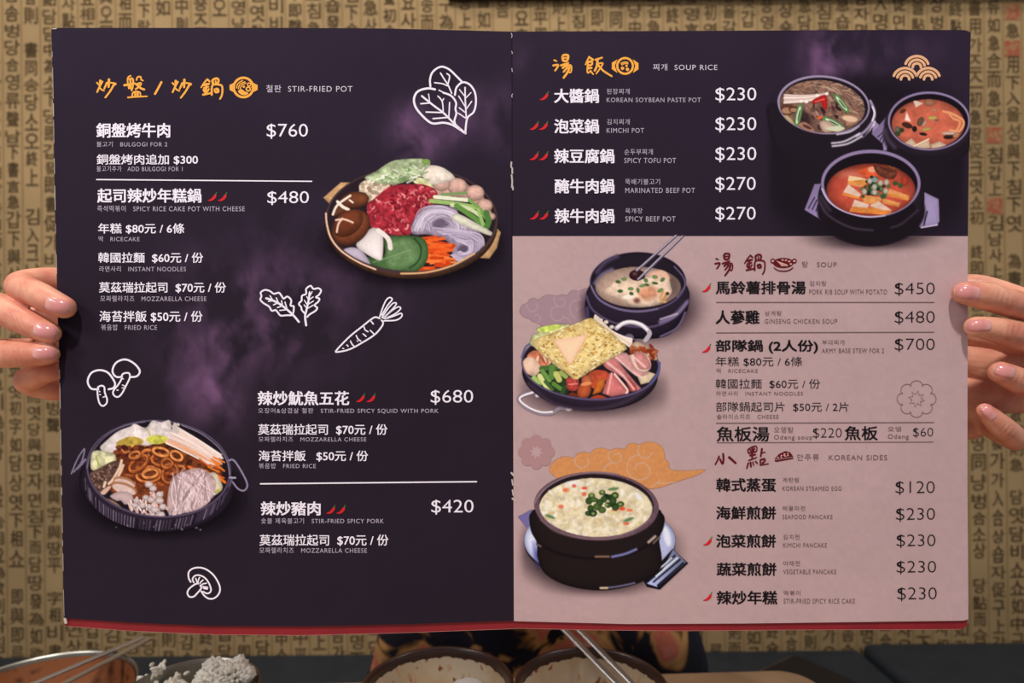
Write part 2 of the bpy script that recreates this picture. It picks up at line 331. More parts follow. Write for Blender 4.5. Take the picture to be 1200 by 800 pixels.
def pic_trio():
    q = Pic(895, 78, 1136, 300); R = random.Random(9)
    L = (140, 122, 160); D = (34, 26, 36)
    # shade under the front pot, over the pale half of the page
    q.t(0, 0, 1)
    q.K = np.clip(q.Y - 276, 0, 1); q.shadow(1021, 266, 68, 26, (52, 36, 48), 14, .95); q.K = None
    q.K = np.clip(276.5 - q.Y, 0, 1); q.shadow(1015, 190, 118, 92, (36, 28, 37), 34, .85); q.K = None
    # mushroom and noodle pot
    q.t(900, 80, 6.67)
    q.poly([(822, 400), (867, 440), (867, 560), (815, 510)], (146, 128, 168), smooth=0)
    for k in range(4): q.line([(740 + k * 28, 545 - k * 32), (800 + k * 12, 480 - k * 22)], 1.6, (196, 184, 208))
    q.ell(450, 330, 382, 225, (46, 36, 48), rot=6, edge=.4, ew=5)
    q.ell(420, 440, 370, 260, (36, 28, 38), soft=6)
    q.poly([(0, 300), (80, 300), (180, 450), (430, 515), (640, 490), (700, 600), (560, 720), (300, 720), (90, 620), (20, 480)], (34, 26, 36), soft=5)
    q.line([(800, 255), (832, 330), (825, 400), (760, 490), (690, 530)], 3, (148, 132, 160)); q.line([(815, 300), (832, 350), (815, 410)], 1.6, (226, 218, 232))
    for pts in ([(500, 585), (600, 570), (715, 510)], [(505, 608), (620, 590), (735, 530)], [(540, 515), (640, 495), (710, 450)]): q.line(pts, 2, (206, 196, 214), soft=2)
    q.ell(435, 285, 362, 229, (150, 134, 164), rot=6); q.ell(437, 288, 346, 214, (32, 25, 34), rot=6)
    q.K = q.emask(425, 300, 335, 205, 6)
    q.ell(425, 300, 335, 208, (122, 90, 78), rot=6, tex=.4, tsc=5)
    for _ in range(150):
        x, y = R.uniform(180, 740), R.uniform(95, 360)
        if y > 230 and x < 480: continue
        a = R.uniform(-.3, .9)
        q.line([(x, y), (x + 45 * math.cos(a), y + 45 * math.sin(a) - 12), (x + 90 * math.cos(a), y + 90 * math.sin(a))], 1.1, R.choice([(186, 152, 134), (150, 116, 98), (206, 176, 156), (112, 82, 70), (168, 128, 96)]), al=.6)
    for k in range(16): q.line([(125 + R.uniform(0, 10), 205 + k * 4.5), (280, 212 + k * 3.2), (450, 200 + k * 2)], 1.4, R.choice([(222, 200, 192), (198, 172, 164), (236, 220, 212)]), al=.85)
    q.dots([(260, 258), (300, 262), (385, 212), (460, 198), (430, 215)], 2, (236, 224, 218))
    for c, rr in (((150, 325), 60), ((200, 320), 38)): q.ell(c[0], c[1], rr, rr * .7, (112, 70, 50), edge=.3); q.ell(c[0], c[1] + 6, rr * .7, rr * .4, (166, 122, 96))
    for _ in range(40):
        x, y = R.uniform(280, 560), R.uniform(260, 470)
        q.ell(x, y, R.uniform(18, 36), R.uniform(9, 16), R.choice([(112, 76, 70), (80, 50, 48), (146, 104, 96), (54, 34, 36), (170, 128, 116)]), rot=R.uniform(30, 110))
    q.ell(285, 400, 45, 80, (46, 32, 34), rot=-10, soft=5, al=.8)
    q.poly([(345, 255), (380, 230), (450, 208), (465, 290), (450, 325), (425, 300), (410, 265), (355, 280)], (206, 40, 40), edge=.3); q.line([(370, 262), (440, 240)], 1, (240, 120, 100))
    for c, ro in (((238, 365), 102), ((575, 275), 52), ((510, 425), 27)):
        q.ell(c[0], c[1], 95, 24, (84, 130, 76), rot=ro); q.ell(c[0], c[1], 70, 12, (206, 216, 186), rot=ro); q.ell(c[0] + 4, c[1] + 3, 45, 6, (64, 84, 60), rot=ro)
    q.poly([(545, 385), (600, 355), (690, 365), (720, 395), (670, 440), (610, 450), (600, 410)], (186, 142, 116), edge=.3); q.ell(640, 395, 60, 22, (212, 176, 150), rot=10)
    q.poly([(120, 375), (155, 370), (200, 420), (205, 450), (150, 430)], (204, 176, 130), edge=.2)
    q.poly([(235, 440), (290, 420), (345, 460), (360, 495), (300, 490)], (196, 140, 118), edge=.3); q.ell(305, 458, 40, 12, (90, 54, 46), rot=25)
    q.poly([(400, 430), (440, 405), (500, 430), (520, 480), (440, 500)], (206, 176, 156), edge=.3); q.poly([(450, 470), (540, 450), (600, 470), (540, 495)], (196, 196, 170))
    q.ell(405, 385, 22, 10, (226, 96, 46), rot=-20)
    q.K = None
    # kimchi pot at the page edge
    q.t(1020, 95, 6.957)
    q.poly([(160, 255), (10, 430), (100, 510), (108, 568), (132, 565), (150, 470)], (136, 118, 158), smooth=0, lit=(.1, .1))
    for k in range(3): q.line([(60 + k * 18, 455 + k * 28), (105 + k * 8, 415 + k * 16)], 1.3, (50, 40, 58))
    q.ell(478, 440, 372, 250, (33, 25, 34), soft=4); q.ell(470, 360, 358, 245, (40, 31, 42), soft=3)
    q.line([(120, 400), (140, 470), (200, 540)], 4, (70, 58, 76), soft=4)
    pot(q, 478, 325, 335, 240, L, 2.3)
    q.K = q.emask(470, 348, 298, 202)
    q.ell(470, 352, 300, 205, (198, 100, 78), tex=.15, tsc=8, edge=.3, ew=5)
    q.poly([(345, 150), (430, 180), (370, 215)], (206, 182, 170), smooth=0); q.ell(480, 175, 45, 30, (176, 118, 92), edge=.3)
    for k in range(30):
        f = R.uniform(.4, 1.1); q.line([(690 - 90 * f, 300 - 50 * f), (690 - 20 * f, 340 - 70 * f), (700 + 60 * f, 330), (690 + 30 * f, 390 + 20 * f), (650, 400)], 1.8, R.choice([(216, 132, 92), (226, 154, 110), (176, 86, 56)]), al=.8)
    q.poly([(280, 320), (295, 250), (330, 330)], (226, 206, 196), smooth=0)
    for c, rx, ry, ro, col in (((300, 360), 45, 22, 20, (74, 44, 36)), ((225, 400), 34, 28, 60, (122, 110, 96)), ((220, 430), 25, 20, 0, (66, 84, 50)), ((255, 400), 20, 18, 0, (58, 76, 48)), ((360, 390), 20, 24, 0, (40, 32, 32)), ((430, 432), 32, 12, 10, (40, 32, 34)),
                               ((408, 330), 25, 40, 30, (120, 88, 70)), ((505, 300), 40, 18, 0, (216, 176, 96)), ((455, 392), 40, 16, -10, (206, 170, 100)), ((540, 318), 18, 8, 0, (130, 116, 110)), ((520, 235), 22, 12, 0, (216, 150, 110)), ((440, 345), 12, 26, 30, (206, 170, 150)), ((265, 245), 26, 14, -30, (96, 60, 40)),
                               ((650, 450), 55, 22, -10, (62, 36, 34)), ((640, 425), 60, 14, 0, (226, 188, 172)), ((700, 440), 30, 20, -30, (206, 140, 110))):
        q.ell(c[0], c[1], rx, ry, col, rot=ro, edge=.25)
    for pts in ([(275, 505), (335, 465), (375, 510), (350, 540)], [(350, 532), (475, 470), (490, 545), (420, 552)], [(490, 520), (560, 490), (620, 520), (580, 550), (500, 552)]): q.poly(pts, (214, 186, 158), smooth=0, edge=.2)
    q.line([(355, 530), (475, 472)], 1.5, (236, 206, 176))
    q.K = None
    # tofu pot in front
    q.t(935, 165, 6.4)
    q.poly([(125, 325), (172, 320), (165, 400), (190, 560), (212, 655), (155, 580), (50, 517)], (140, 122, 164), smooth=0, lit=(.05, .1))
    for k in range(3): q.line([(80 + k * 28, 505 + k * 10), (125 + k * 18, 425 + k * 18)], 1.4, (44, 34, 54))
    q.poly([(950, 385), (1056, 437), (1062, 600), (1045, 630), (905, 645)], (158, 142, 184), smooth=0, edge=.15); q.line([(945, 630), (970, 530)], 2, (52, 42, 64)); q.line([(1045, 630), (925, 650)], 1.5, (196, 182, 210))
    q.ell(550, 520, 405, 265, (30, 22, 30), soft=3); q.ell(550, 430, 400, 300, (44, 34, 45), edge=.3, ew=8)
    q.ell(550, 560, 345, 225, (28, 21, 28), soft=4)
    q.line([(160, 450), (230, 560), (400, 650), (560, 670)], 2, (74, 60, 78), soft=3); q.line([(900, 520), (780, 620), (700, 650)], 2, (66, 52, 68), soft=3); q.line([(170, 420), (240, 520)], 4, (58, 46, 60), soft=4)
    pot(q, 547, 320, 373, 254, L, 3.4)
    q.line([(180, 360), (230, 450), (330, 520), (500, 568), (650, 560)], 1.6, (196, 182, 214), soft=1.5)
    q.K = q.emask(548, 366, 335, 197)
    q.ell(548, 368, 336, 200, (194, 80, 62), tex=.14, tsc=9, edge=.4, ew=6, lit=(0, .1))
    q.ell(400, 250, 80, 24, (216, 150, 130), soft=8, al=.5)
    q.poly([(455, 225), (560, 190), (600, 250), (560, 275), (470, 250)], (216, 88, 50), tex=.2); q.ell(560, 215, 35, 22, (222, 150, 120))
    for c, rr in (((800, 300), 26),): q.ell(c[0], c[1], rr, 40, (196, 70, 50), edge=.3)
    tf, ts = (206, 178, 160), (214, 130, 62)
    for top, side in (([(385, 262), (470, 275), (530, 300), (470, 345), (375, 320)], [(385, 262), (400, 330), (470, 350), (380, 330)]),
                      ([(378, 325), (475, 400), (460, 420), (340, 385)], [(340, 385), (460, 418), (465, 440), (330, 405)]),
                      ([(425, 440), (535, 475), (525, 505), (405, 490)], [(405, 490), (525, 505), (700, 530), (690, 560), (385, 530)]),
                      ([(580, 432), (705, 522), (640, 520), (540, 490)], [(540, 495), (700, 524), (690, 545), (530, 520)]),
                      ([(480, 405), (630, 425), (620, 450), (520, 470)], [(475, 430), (620, 440), (560, 475), (500, 465)]),
                      ([(690, 360), (838, 412), (830, 440), (670, 390)], [(670, 385), (832, 430), (825, 450), (660, 410)]),
                      ([(640, 430), (770, 465), (760, 485), (630, 455)], [(640, 445), (765, 470), (755, 495), (640, 470)])):
        q.poly(side, ts, smooth=0, tex=.15); q.poly(top, tf if top[0][0] < 600 and top[0][0] != 480 else (214, 146, 86), smooth=0, tex=.1)
    q.poly([(385, 262), (470, 275), (530, 300), (490, 345), (375, 320)], (212, 138, 70), smooth=0, tex=.25)
    q.poly([(375, 300), (385, 262), (470, 275), (520, 290)], (222, 190, 150), smooth=0)
    q.poly([(565, 150), (580, 142), (620, 190), (690, 215), (745, 235), (715, 285), (640, 275), (580, 225)], (124, 66, 50), tex=.3, tsc=3, edge=.4)
    q.poly([(620, 150), (645, 120), (700, 160), (780, 205), (740, 225), (680, 205)], (150, 82, 54), tex=.3, tsc=3, edge=.4)
    for _ in range(34):
        x, y = 560 + R.gauss(0, 52), 345 + R.gauss(0, 34)
        q.ell(x, y, R.uniform(13, 24), R.uniform(10, 19), R.choice([(76, 116, 66), (54, 88, 54), (108, 146, 92), (36, 60, 42), (130, 160, 112)]), edge=.4)
    for c in ((500, 380), (665, 310), (575, 345), (620, 315), (540, 300), (575, 385), (660, 375)): q.ell(c[0], c[1], 20, 22, (216, 206, 186), edge=.35)
    q.ell(575, 292, 22, 18, (126, 150, 150)); q.ell(770, 335, 20, 20, (70, 86, 50)); q.ell(640, 415, 24, 20, (58, 92, 58))
    q.K = None
    q.grain(.06, 3)
    return q

def pic_ginseng():
    q = Pic(672, 270, 850, 425); R = random.Random(12)
    q.t(670, 270, 6.156)
    q.shadow(545, 560, 345, 225, (66, 45, 60), 15, .85); q.shadow(140, 570, 90, 110, (82, 58, 74), 10, .7)
    D = (40, 31, 46)
    q.poly([(104, 480), (150, 420), (478, 400), (805, 420), (845, 480), (825, 600), (740, 720), (640, 772), (480, 780), (250, 760), (110, 620)], D, edge=.5, ew=6, tex=.1)
    q.ell(478, 470, 372, 215, (44, 34, 50), edge=.25, ew=4)
    q.line([(105, 470), (150, 570), (270, 650), (420, 690), (600, 690), (760, 610), (840, 500)], 2, (96, 82, 116), soft=2); q.line([(640, 660), (740, 615), (830, 520)], 4, (128, 112, 148), soft=4)
    q.line([(820, 590), (760, 700), (640, 765)], 2, (112, 98, 134), soft=1.5); q.line([(640, 640), (760, 600)], 1.6, (190, 178, 204), soft=2); q.line([(110, 560), (115, 620)], 4, (72, 60, 98), soft=3)
    q.ell(478, 372, 347, 217, (84, 72, 104)); q.ell(478, 366, 340, 207, (30, 23, 34)); q.ell(480, 365, 315, 192, (36, 28, 40))
    q.line([(140, 400), (200, 500), (330, 565), (480, 585), (620, 565)], 2, (118, 104, 140), soft=1.6); q.line([(760, 480), (815, 400), (800, 330), (740, 260)], 1.4, (116, 102, 138), soft=1.6)
    q.line([(180, 300), (240, 230), (330, 185)], 3, (92, 78, 110), soft=5); q.line([(170, 380), (220, 320), (290, 285)], 3.5, (136, 122, 156), soft=5)
    q.K = q.emask(478, 408, 310, 148)
    q.ell(478, 410, 311, 150, (182, 152, 138), tex=.1, edge=.3, ew=5)
    q.ell(700, 400, 90, 90, (92, 74, 72), soft=12, al=.8)
    q.poly([(235, 440), (300, 370), (420, 330), (560, 330), (640, 285), (690, 310), (715, 400), (720, 450), (660, 510), (560, 545), (440, 540), (330, 490)], (224, 196, 174), tex=.16, tsc=7, edge=.25)
    q.poly([(480, 440), (560, 400), (620, 430), (610, 480), (520, 500)], (196, 138, 108), soft=6, tex=.2); q.poly([(560, 310), (640, 286), (690, 315), (700, 350), (600, 340)], (216, 172, 150), soft=4)
    q.line([(660, 440), (640, 490), (680, 520)], 3, (206, 156, 96)); q.line([(690, 450), (660, 500)], 3, (190, 136, 84)); q.ell(470, 505, 22, 18, (120, 74, 62), soft=4); q.ell(690, 455, 14, 12, (92, 54, 48))
    q.poly([(365, 480), (420, 460), (450, 480), (400, 495)], (232, 220, 206))
    for c, ro in (((378, 350), -10), ((335, 370), 10), ((350, 437), 0), ((425, 420), 0), ((430, 455), 20), ((478, 430), 80), ((535, 360), 40), ((600, 335), 10), ((655, 355), -40), ((640, 432), -30), ((540, 392), 10), ((600, 380), 10), ((510, 398), -10)):
        q.ell(c[0], c[1], R.uniform(16, 24), R.uniform(9, 14), R.choice([(104, 150, 84), (76, 122, 66), (136, 172, 104)]), rot=ro, edge=.3)
    q.K = None
    q.ell(470, 322, 56, 40, (58, 30, 36), edge=.3, tex=.3, tsc=2); q.ell(510, 325, 20, 26, (44, 22, 28)); q.ell(455, 312, 14, 10, (112, 74, 76), soft=3)
    for a, b in (((755, 36), (472, 290)), ((802, 40), (482, 354))):
        q.line([a, b], 2.6, (92, 82, 104), smooth=0); q.line([(a[0] - 6, a[1]), (b[0] - 6, b[1] - 2)], 1.1, (198, 188, 208), smooth=0)
    q.grain(.07, 4)
    return q

def pic_army():
    q = Pic(600, 362, 790, 500); R = random.Random(14)
    q.t(600, 365, 6.156)
    q.shadow(590, 570, 450, 165, (66, 45, 58), 15, .85)
    q.line([(755, 118), (800, 86), (860, 76), (935, 97), (985, 140), (990, 168), (962, 208)], 5.2, (176, 164, 178)); q.line([(760, 112), (805, 82), (860, 72), (930, 92), (975, 130)], 2.4, (240, 234, 240))
    q.ell(845, 185, 34, 26, (128, 116, 140), edge=.3)
    q.line([(165, 578), (75, 605), (52, 640), (110, 695), (205, 732), (290, 732), (345, 695), (415, 700)], 5, (140, 126, 140)); q.line([(150, 582), (72, 610), (58, 640), (120, 690), (210, 724), (290, 722)], 2, (232, 224, 230)); q.ell(410, 704, 26, 16, (226, 214, 216), edge=.3); q.ell(182, 605, 16, 14, (200, 188, 196))
    q.ell(562, 445, 490, 268, (52, 40, 58), rot=3, edge=.5, ew=7); q.line([(120, 520), (300, 660), (560, 705), (820, 650), (1000, 520)], 3, (70, 56, 74), soft=5)
    q.ell(568, 385, 500, 255, (92, 80, 116), rot=3); q.ell(566, 382, 488, 243, (36, 26, 34), rot=3)
    q.line([(70, 330), (95, 260), (130, 230)], 1.6, (92, 100, 150)); q.line([(1000, 520), (1050, 440), (1066, 370)], 2, (84, 90, 150), soft=1.5)
    up = np.clip((425 - q.Y) * 2, 0, 1); q.K = np.maximum(q.emask(566, 382, 488, 243, 3), up)
    q.poly([(130, 230), (150, 170), (200, 150), (180, 120), (340, 90), (420, 110), (300, 260), (180, 260)], (206, 206, 150), tex=.25, edge=.2); q.ell(270, 120, 90, 22, (190, 206, 100), rot=-10, tex=.3)
    for _ in range(45):
        t = R.random(); q.line([(590 + 60 * t + R.uniform(-8, 8), 35 + 70 * t + R.uniform(-20, 20)), (720 + 40 * t, 140 + 60 * t), (865 + R.uniform(-20, 0), 235 + R.uniform(-40, 20))], 1.8, R.choice([(232, 212, 200), (214, 188, 172), (240, 226, 214)]), al=.9)
    q.dots([(615, 45), (640, 60), (600, 75), (680, 75), (640, 130), (660, 100), (720, 110), (690, 180)], 2.6, (240, 226, 214), edge=.2)
    q.poly([(110, 330), (160, 280), (240, 300), (290, 360), (200, 400)], (186, 110, 84), tex=.3)
    for _ in range(14): x = R.uniform(170, 270); q.line([(x, R.uniform(300, 330)), (x + R.uniform(-20, 30), R.uniform(360, 400))], 2, R.choice([(226, 190, 166), (196, 120, 84), (150, 84, 60)]))
    q.poly([(70, 420), (85, 350), (130, 325), (185, 360), (220, 440), (150, 465)], (228, 192, 168), tex=.1, edge=.2, lit=(0, -.08))
    q.poly([(850, 280), (890, 215), (960, 240), (1030, 290), (1045, 350), (960, 330)], (206, 176, 150), edge=.25)
    for _ in range(46):
        x, y = R.uniform(860, 1040), R.uniform(255, 350)
        q.ell(x, y, R.uniform(14, 28), R.uniform(8, 14), R.choice([(206, 92, 52), (222, 122, 78), (168, 62, 40), (190, 80, 48)]), rot=R.uniform(-30, 60), edge=.3)
    q.poly([(820, 330), (960, 300), (1005, 390), (960, 440), (880, 440)], (222, 186, 172), edge=.2, tex=.1)
    q.poly([(905, 470), (980, 430), (1035, 450), (990, 510), (930, 525)], (222, 200, 170), smooth=0, edge=.2, tex=.1)
    for pts, c in (([(660, 390), (730, 320), (800, 400), (900, 520), (930, 555), (880, 570), (800, 480)], (204, 124, 124)), ([(740, 320), (830, 300), (900, 420), (990, 440), (910, 470), (850, 420)], (224, 160, 160)), ([(880, 310), (950, 300), (1000, 400), (920, 410)], (216, 140, 138)), ([(820, 470), (880, 520), (900, 565), (850, 570)], (190, 84, 78))):
        q.poly(pts, c, tex=.12, edge=.25)
    for pts in ([(690, 370), (800, 460), (880, 560)], [(750, 330), (860, 430), (930, 470)], [(870, 320), (960, 400)]): q.line(pts, 2, (240, 204, 200), soft=2.5, al=.9)
    q.poly([(650, 590), (700, 440), (740, 450), (830, 570), (840, 590), (720, 615)], (216, 122, 122), smooth=0, edge=.3, tex=.1); q.line([(720, 445), (690, 590)], 2, (236, 166, 160)); q.line([(740, 450), (830, 560), (825, 585)], 2.5, (236, 190, 184))
    q.poly([(165, 470), (250, 400), (400, 440), (410, 540), (380, 610), (250, 590), (120, 520)], (40, 58, 36), tex=.3)
    for a, b, w, c in (((125, 490), (200, 520), 6, (120, 156, 84)), ((200, 465), (275, 580), 6, (206, 206, 140)), ((215, 410), (330, 400), 6, (72, 110, 54)), ((220, 430), (270, 495), 5, (110, 150, 74)), ((290, 400), (285, 470), 7, (92, 134, 66)), ((320, 450), (340, 490), 7, (190, 190, 110)), ((300, 520), (350, 555), 5, (92, 136, 62)), ((380, 545), (355, 600), 5, (52, 80, 44)), ((350, 440), (390, 470), 5, (150, 170, 90)), ((160, 480), (190, 510), 6, (160, 186, 104)), ((240, 505), (290, 560), 4, (70, 104, 52))):
        q.line([a, b], w, c)
    q.poly([(395, 480), (470, 475), (485, 530), (460, 570), (400, 560)], (196, 74, 68), tex=.25, tsc=2, edge=.3); q.line([(410, 525), (470, 520)], 1.2, (232, 150, 140))
    q.poly([(540, 480), (590, 425), (680, 430), (690, 480), (600, 560)], (190, 78, 52), tex=.2)
    q.ell(520, 570, 48, 66, (196, 92, 56), rot=25, edge=.35, tex=.12, lit=(0, -.15)); q.ell(540, 495, 40, 40, (206, 108, 72), edge=.35); q.ell(535, 520, 40, 14, (226, 140, 90), rot=-10)
    q.poly([(580, 600), (610, 500), (665, 472), (672, 530), (640, 580)], (222, 118, 50), smooth=0, edge=.3, tex=.1); q.poly([(560, 630), (620, 600), (690, 625), (640, 640)], (170, 66, 40)); q.poly([(400, 610), (440, 580), (490, 620), (440, 630)], (110, 48, 32))
    q.K = None
    N = [(158, 205), (300, 150), (480, 75), (570, 45), (640, 90), (818, 240), (800, 290), (620, 395), (470, 490), (420, 468), (300, 380), (165, 262)]
    q.poly(N, (222, 196, 132), smooth=2, tex=.12, edge=.25, ew=4)
    P = q.p(N); M = np.clip(q.sdf((slice(None), slice(None)), P, True), 0, 1); q.K = M
    for _ in range(330):
        x, y = R.uniform(150, 820), R.uniform(45, 490); a = R.choice([.45, -.6]) + R.uniform(-.25, .25)
        q.line([(x, y), (x + 14 * math.cos(a), y + 14 * math.sin(a) + 5), (x + 28 * math.cos(a), y + 28 * math.sin(a))], R.uniform(1, 1.9), R.choice([(240, 222, 170), (234, 212, 150), (196, 158, 82), (180, 134, 56), (246, 232, 190), (228, 204, 140)]), al=.8)
    for _ in range(150):
        x, y = R.uniform(160, 810), R.uniform(60, 480); q.ell(x, y, 7, 5, R.choice([(150, 98, 36), (176, 124, 54), (128, 78, 30)]), al=.75)
    q.K = None
    q.poly([(298, 208), (550, 165), (440, 378), (408, 388), (385, 350)], (214, 160, 104), smooth=0); q.poly([(300, 205), (548, 162), (436, 370), (408, 380)], (240, 200, 166), smooth=0, edge=.1)
    q.grain(.07, 5)
    return q

def pic_egg():
    q = Pic(603, 540, 815, 705); R = random.Random(17)
    q.t(605, 545, 5.16)
    q.shadow(490, 520, 440, 245, (58, 40, 52), 16, .95)
    q.poly([(10, 312), (92, 268), (110, 400), (70, 385)], (112, 104, 158), smooth=0)
    q.ell(505, 470, 456, 230, (30, 24, 34)); q.ell(505, 455, 458, 226, (170, 176, 214), edge=.2, lit=(0, .1))
    q.ell(100, 470, 30, 70, (214, 220, 244), rot=-15, soft=6, al=.8); q.ell(120, 540, 14, 60, (70, 70, 150), rot=-10, soft=5, al=.8); q.ell(912, 430, 20, 60, (222, 226, 240), rot=-12, soft=3.5, al=.8)
    q.poly([(945, 505), (1040, 592), (868, 752), (790, 735), (770, 700)], (24, 20, 30), smooth=0); q.poly([(948, 508), (1028, 585), (850, 735), (790, 715), (880, 640)], (140, 148, 186), smooth=0, lit=(-.2, .1))
    for a, b in (((960, 545), (860, 630)), ((990, 570), (830, 705)), ((1010, 590), (855, 725))): q.line([a, b], 2, (24, 20, 34), smooth=0)
    for a, b in (((975, 560), (845, 670)), ((940, 560), (850, 640))): q.line([a, b], 1.4, (226, 232, 246), smooth=0)
    D = (36, 27, 29)
    q.poly([(78, 314), (92, 284), (122, 264), (300, 250), (660, 250), (848, 264), (880, 288), (897, 320), (890, 380), (865, 450), (880, 560), (860, 640), (720, 720), (520, 756), (320, 730), (180, 660), (128, 560), (125, 470), (90, 400)], D, edge=.35, ew=6)
    q.line([(130, 475), (250, 530), (400, 560), (520, 560), (700, 530), (860, 440)], 3, (24, 17, 19), soft=3)
    q.line([(580, 553), (660, 535), (725, 508)], 2.4, (132, 138, 204), soft=2.5); q.line([(480, 552), (560, 552)], 2, (150, 118, 96), soft=2.5); q.line([(800, 465), (840, 430)], 2.6, (196, 176, 168), soft=2.5); q.line([(830, 470), (865, 435)], 1.6, (140, 120, 112), soft=2)
    q.line([(510, 742), (600, 735), (715, 712)], 2, (112, 108, 140), soft=2); q.line([(510, 742), (550, 742)], 2, (214, 190, 140), soft=2); q.line([(130, 480), (148, 490)], 2, (120, 100, 100), soft=2)
    q.ell(485, 248, 376, 206, (104, 80, 92), rot=2.5, tex=.15, tsc=3); q.ell(485, 238, 345, 184, (38, 27, 32), rot=2.5)
    q.K = q.emask(482, 255, 342, 178, 2.5)
    q.ell(482, 256, 343, 179, (208, 196, 168), tex=.1, tsc=7)
    for _ in range(420):
        a, r = R.uniform(0, 6.28), R.random() ** .5
        x, y = 482 + 335 * r * math.cos(a), 255 + 172 * r * math.sin(a)
        q.ell(x, y, R.uniform(9, 26), R.uniform(6, 13), R.choice([(228, 220, 200), (214, 200, 162), (196, 176, 128), (236, 232, 220), (220, 208, 178), (186, 174, 150), (226, 214, 176)]), rot=R.uniform(0, 180), soft=2.2, al=.6)
    q.ell(740, 190, 30, 12, (222, 224, 232), rot=50, soft=4); q.ell(345, 110, 40, 18, (226, 222, 222), soft=5)
    for c in ((298, 150), (412, 138), (410, 175), (270, 250), (665, 352), (685, 272), (570, 285), (350, 125), (640, 262), (590, 275)): q.ell(c[0], c[1], R.uniform(12, 20), R.uniform(8, 13), R.choice([(222, 84, 52), (214, 108, 84), (226, 120, 84)]), soft=1.8)
    for c, ro in (((588, 143), -8), ((205, 310), 20), ((680, 328), -20)): q.ell(c[0], c[1], 32, 9, (92, 128, 86), rot=ro, soft=2)
    for _ in range(12): q.ell(R.uniform(430, 640), R.uniform(170, 300), 16, 12, R.choice([(206, 196, 150), (226, 218, 186)]))
    for c in ((455, 185), (440, 215), (470, 208), (520, 165), (545, 190), (530, 205), (570, 195), (597, 183), (500, 255), (520, 270), (450, 260), (440, 290), (465, 290), (590, 240), (585, 215), (630, 235), (505, 225), (485, 250), (555, 240), (600, 255)):
        q.ell(c[0], c[1], R.uniform(18, 25), R.uniform(15, 22), R.choice([(70, 104, 52), (46, 76, 42), (100, 132, 66), (36, 58, 36)]), edge=.4); 
    for c in ((455, 180), (597, 182), (465, 292), (630, 236), (545, 240), (520, 160)): q.ell(c[0], c[1], 9, 8, (150, 168, 96), soft=2.5)
    q.K = None
    q.line([(112, 230), (130, 190), (190, 130), (290, 75), (400, 48), (500, 42), (620, 55)], 1.4, (150, 128, 140), soft=1.5, al=.8)
    q.line([(150, 330), (240, 400), (400, 440), (560, 440), (700, 400), (810, 330)], 2.2, (132, 104, 116), soft=2.5, al=.7)
    q.grain(.07, 6)
    return q

def pic_orange_cloud():
    q = Pic(640, 515, 830, 600).t(670, 510, 7.27)
    q.poly([(-180, 320), (-175, 250), (-110, 195), (-40, 180), (20, 195), (45, 160), (110, 140), (155, 152), (200, 115), (270, 108), (330, 125), (380, 108), (450, 115), (480, 78), (530, 66), (575, 78), (640, 55), (720, 65), (780, 115), (797, 200), (830, 235), (842, 292), (1000, 300), (1140, 292), (1040, 350), (890, 395), (800, 430), (690, 455), (600, 450), (300, 420), (0, 420)], (214, 146, 92), smooth=3, tex=.06, tsc=3)
    for p in ([(28, 180), (30, 240), (80, 278), (135, 255), (143, 215), (125, 195)], [(330, 130), (310, 180), (340, 225), (390, 235), (425, 195), (405, 155), (365, 158)], [(340, 230), (290, 260), (278, 300)], [(575, 85), (565, 140), (600, 185), (650, 190), (690, 145)], [(575, 165), (500, 195), (470, 270), (500, 345), (570, 378), (640, 360), (668, 300), (640, 250), (590, 235), (550, 255), (540, 290)], [(755, 375), (725, 410), (675, 442)], [(740, 408), (820, 405), (890, 398)]):
        q.line(p, 1.1, (208, 172, 152))
    return q

def pic_mauve_cloud():
    q = Pic(606, 335, 705, 388).t(600, 330, 11.43)
    q.poly([(110, 370), (140, 310), (200, 290), (240, 235), (300, 222), (360, 240), (430, 190), (510, 175), (590, 190), (680, 170), (740, 185), (790, 125), (850, 115), (895, 130), (960, 100), (1060, 110), (1100, 300), (1090, 560), (760, 640), (430, 605), (370, 570), (330, 548), (270, 530), (230, 495), (150, 470), (105, 410)], (166, 136, 147), smooth=3)
    for p in ([(195, 290), (205, 350), (260, 398), (320, 380), (345, 330), (315, 295)], [(575, 195), (565, 260), (610, 325), (670, 330), (708, 285), (690, 235), (635, 230)], [(300, 455), (350, 440), (380, 480), (365, 530), (325, 548)], [(610, 330), (540, 360), (520, 440), (560, 510), (630, 522), (680, 480), (685, 445)], [(690, 485), (740, 485), (775, 540)], [(895, 135), (885, 200), (930, 250)], [(900, 240), (820, 260), (775, 330), (790, 430), (850, 490)], [(960, 335), (890, 350), (860, 390)]):
        q.line(p, 1., (186, 155, 161))
    return q
# ------------------------------------------------------------------ helpers
def lin(c): return tuple(s2l(c)) + (1.,)

def nt(m):
    m.use_nodes = True
    return m.node_tree, m.node_tree.nodes['Principled BSDF']

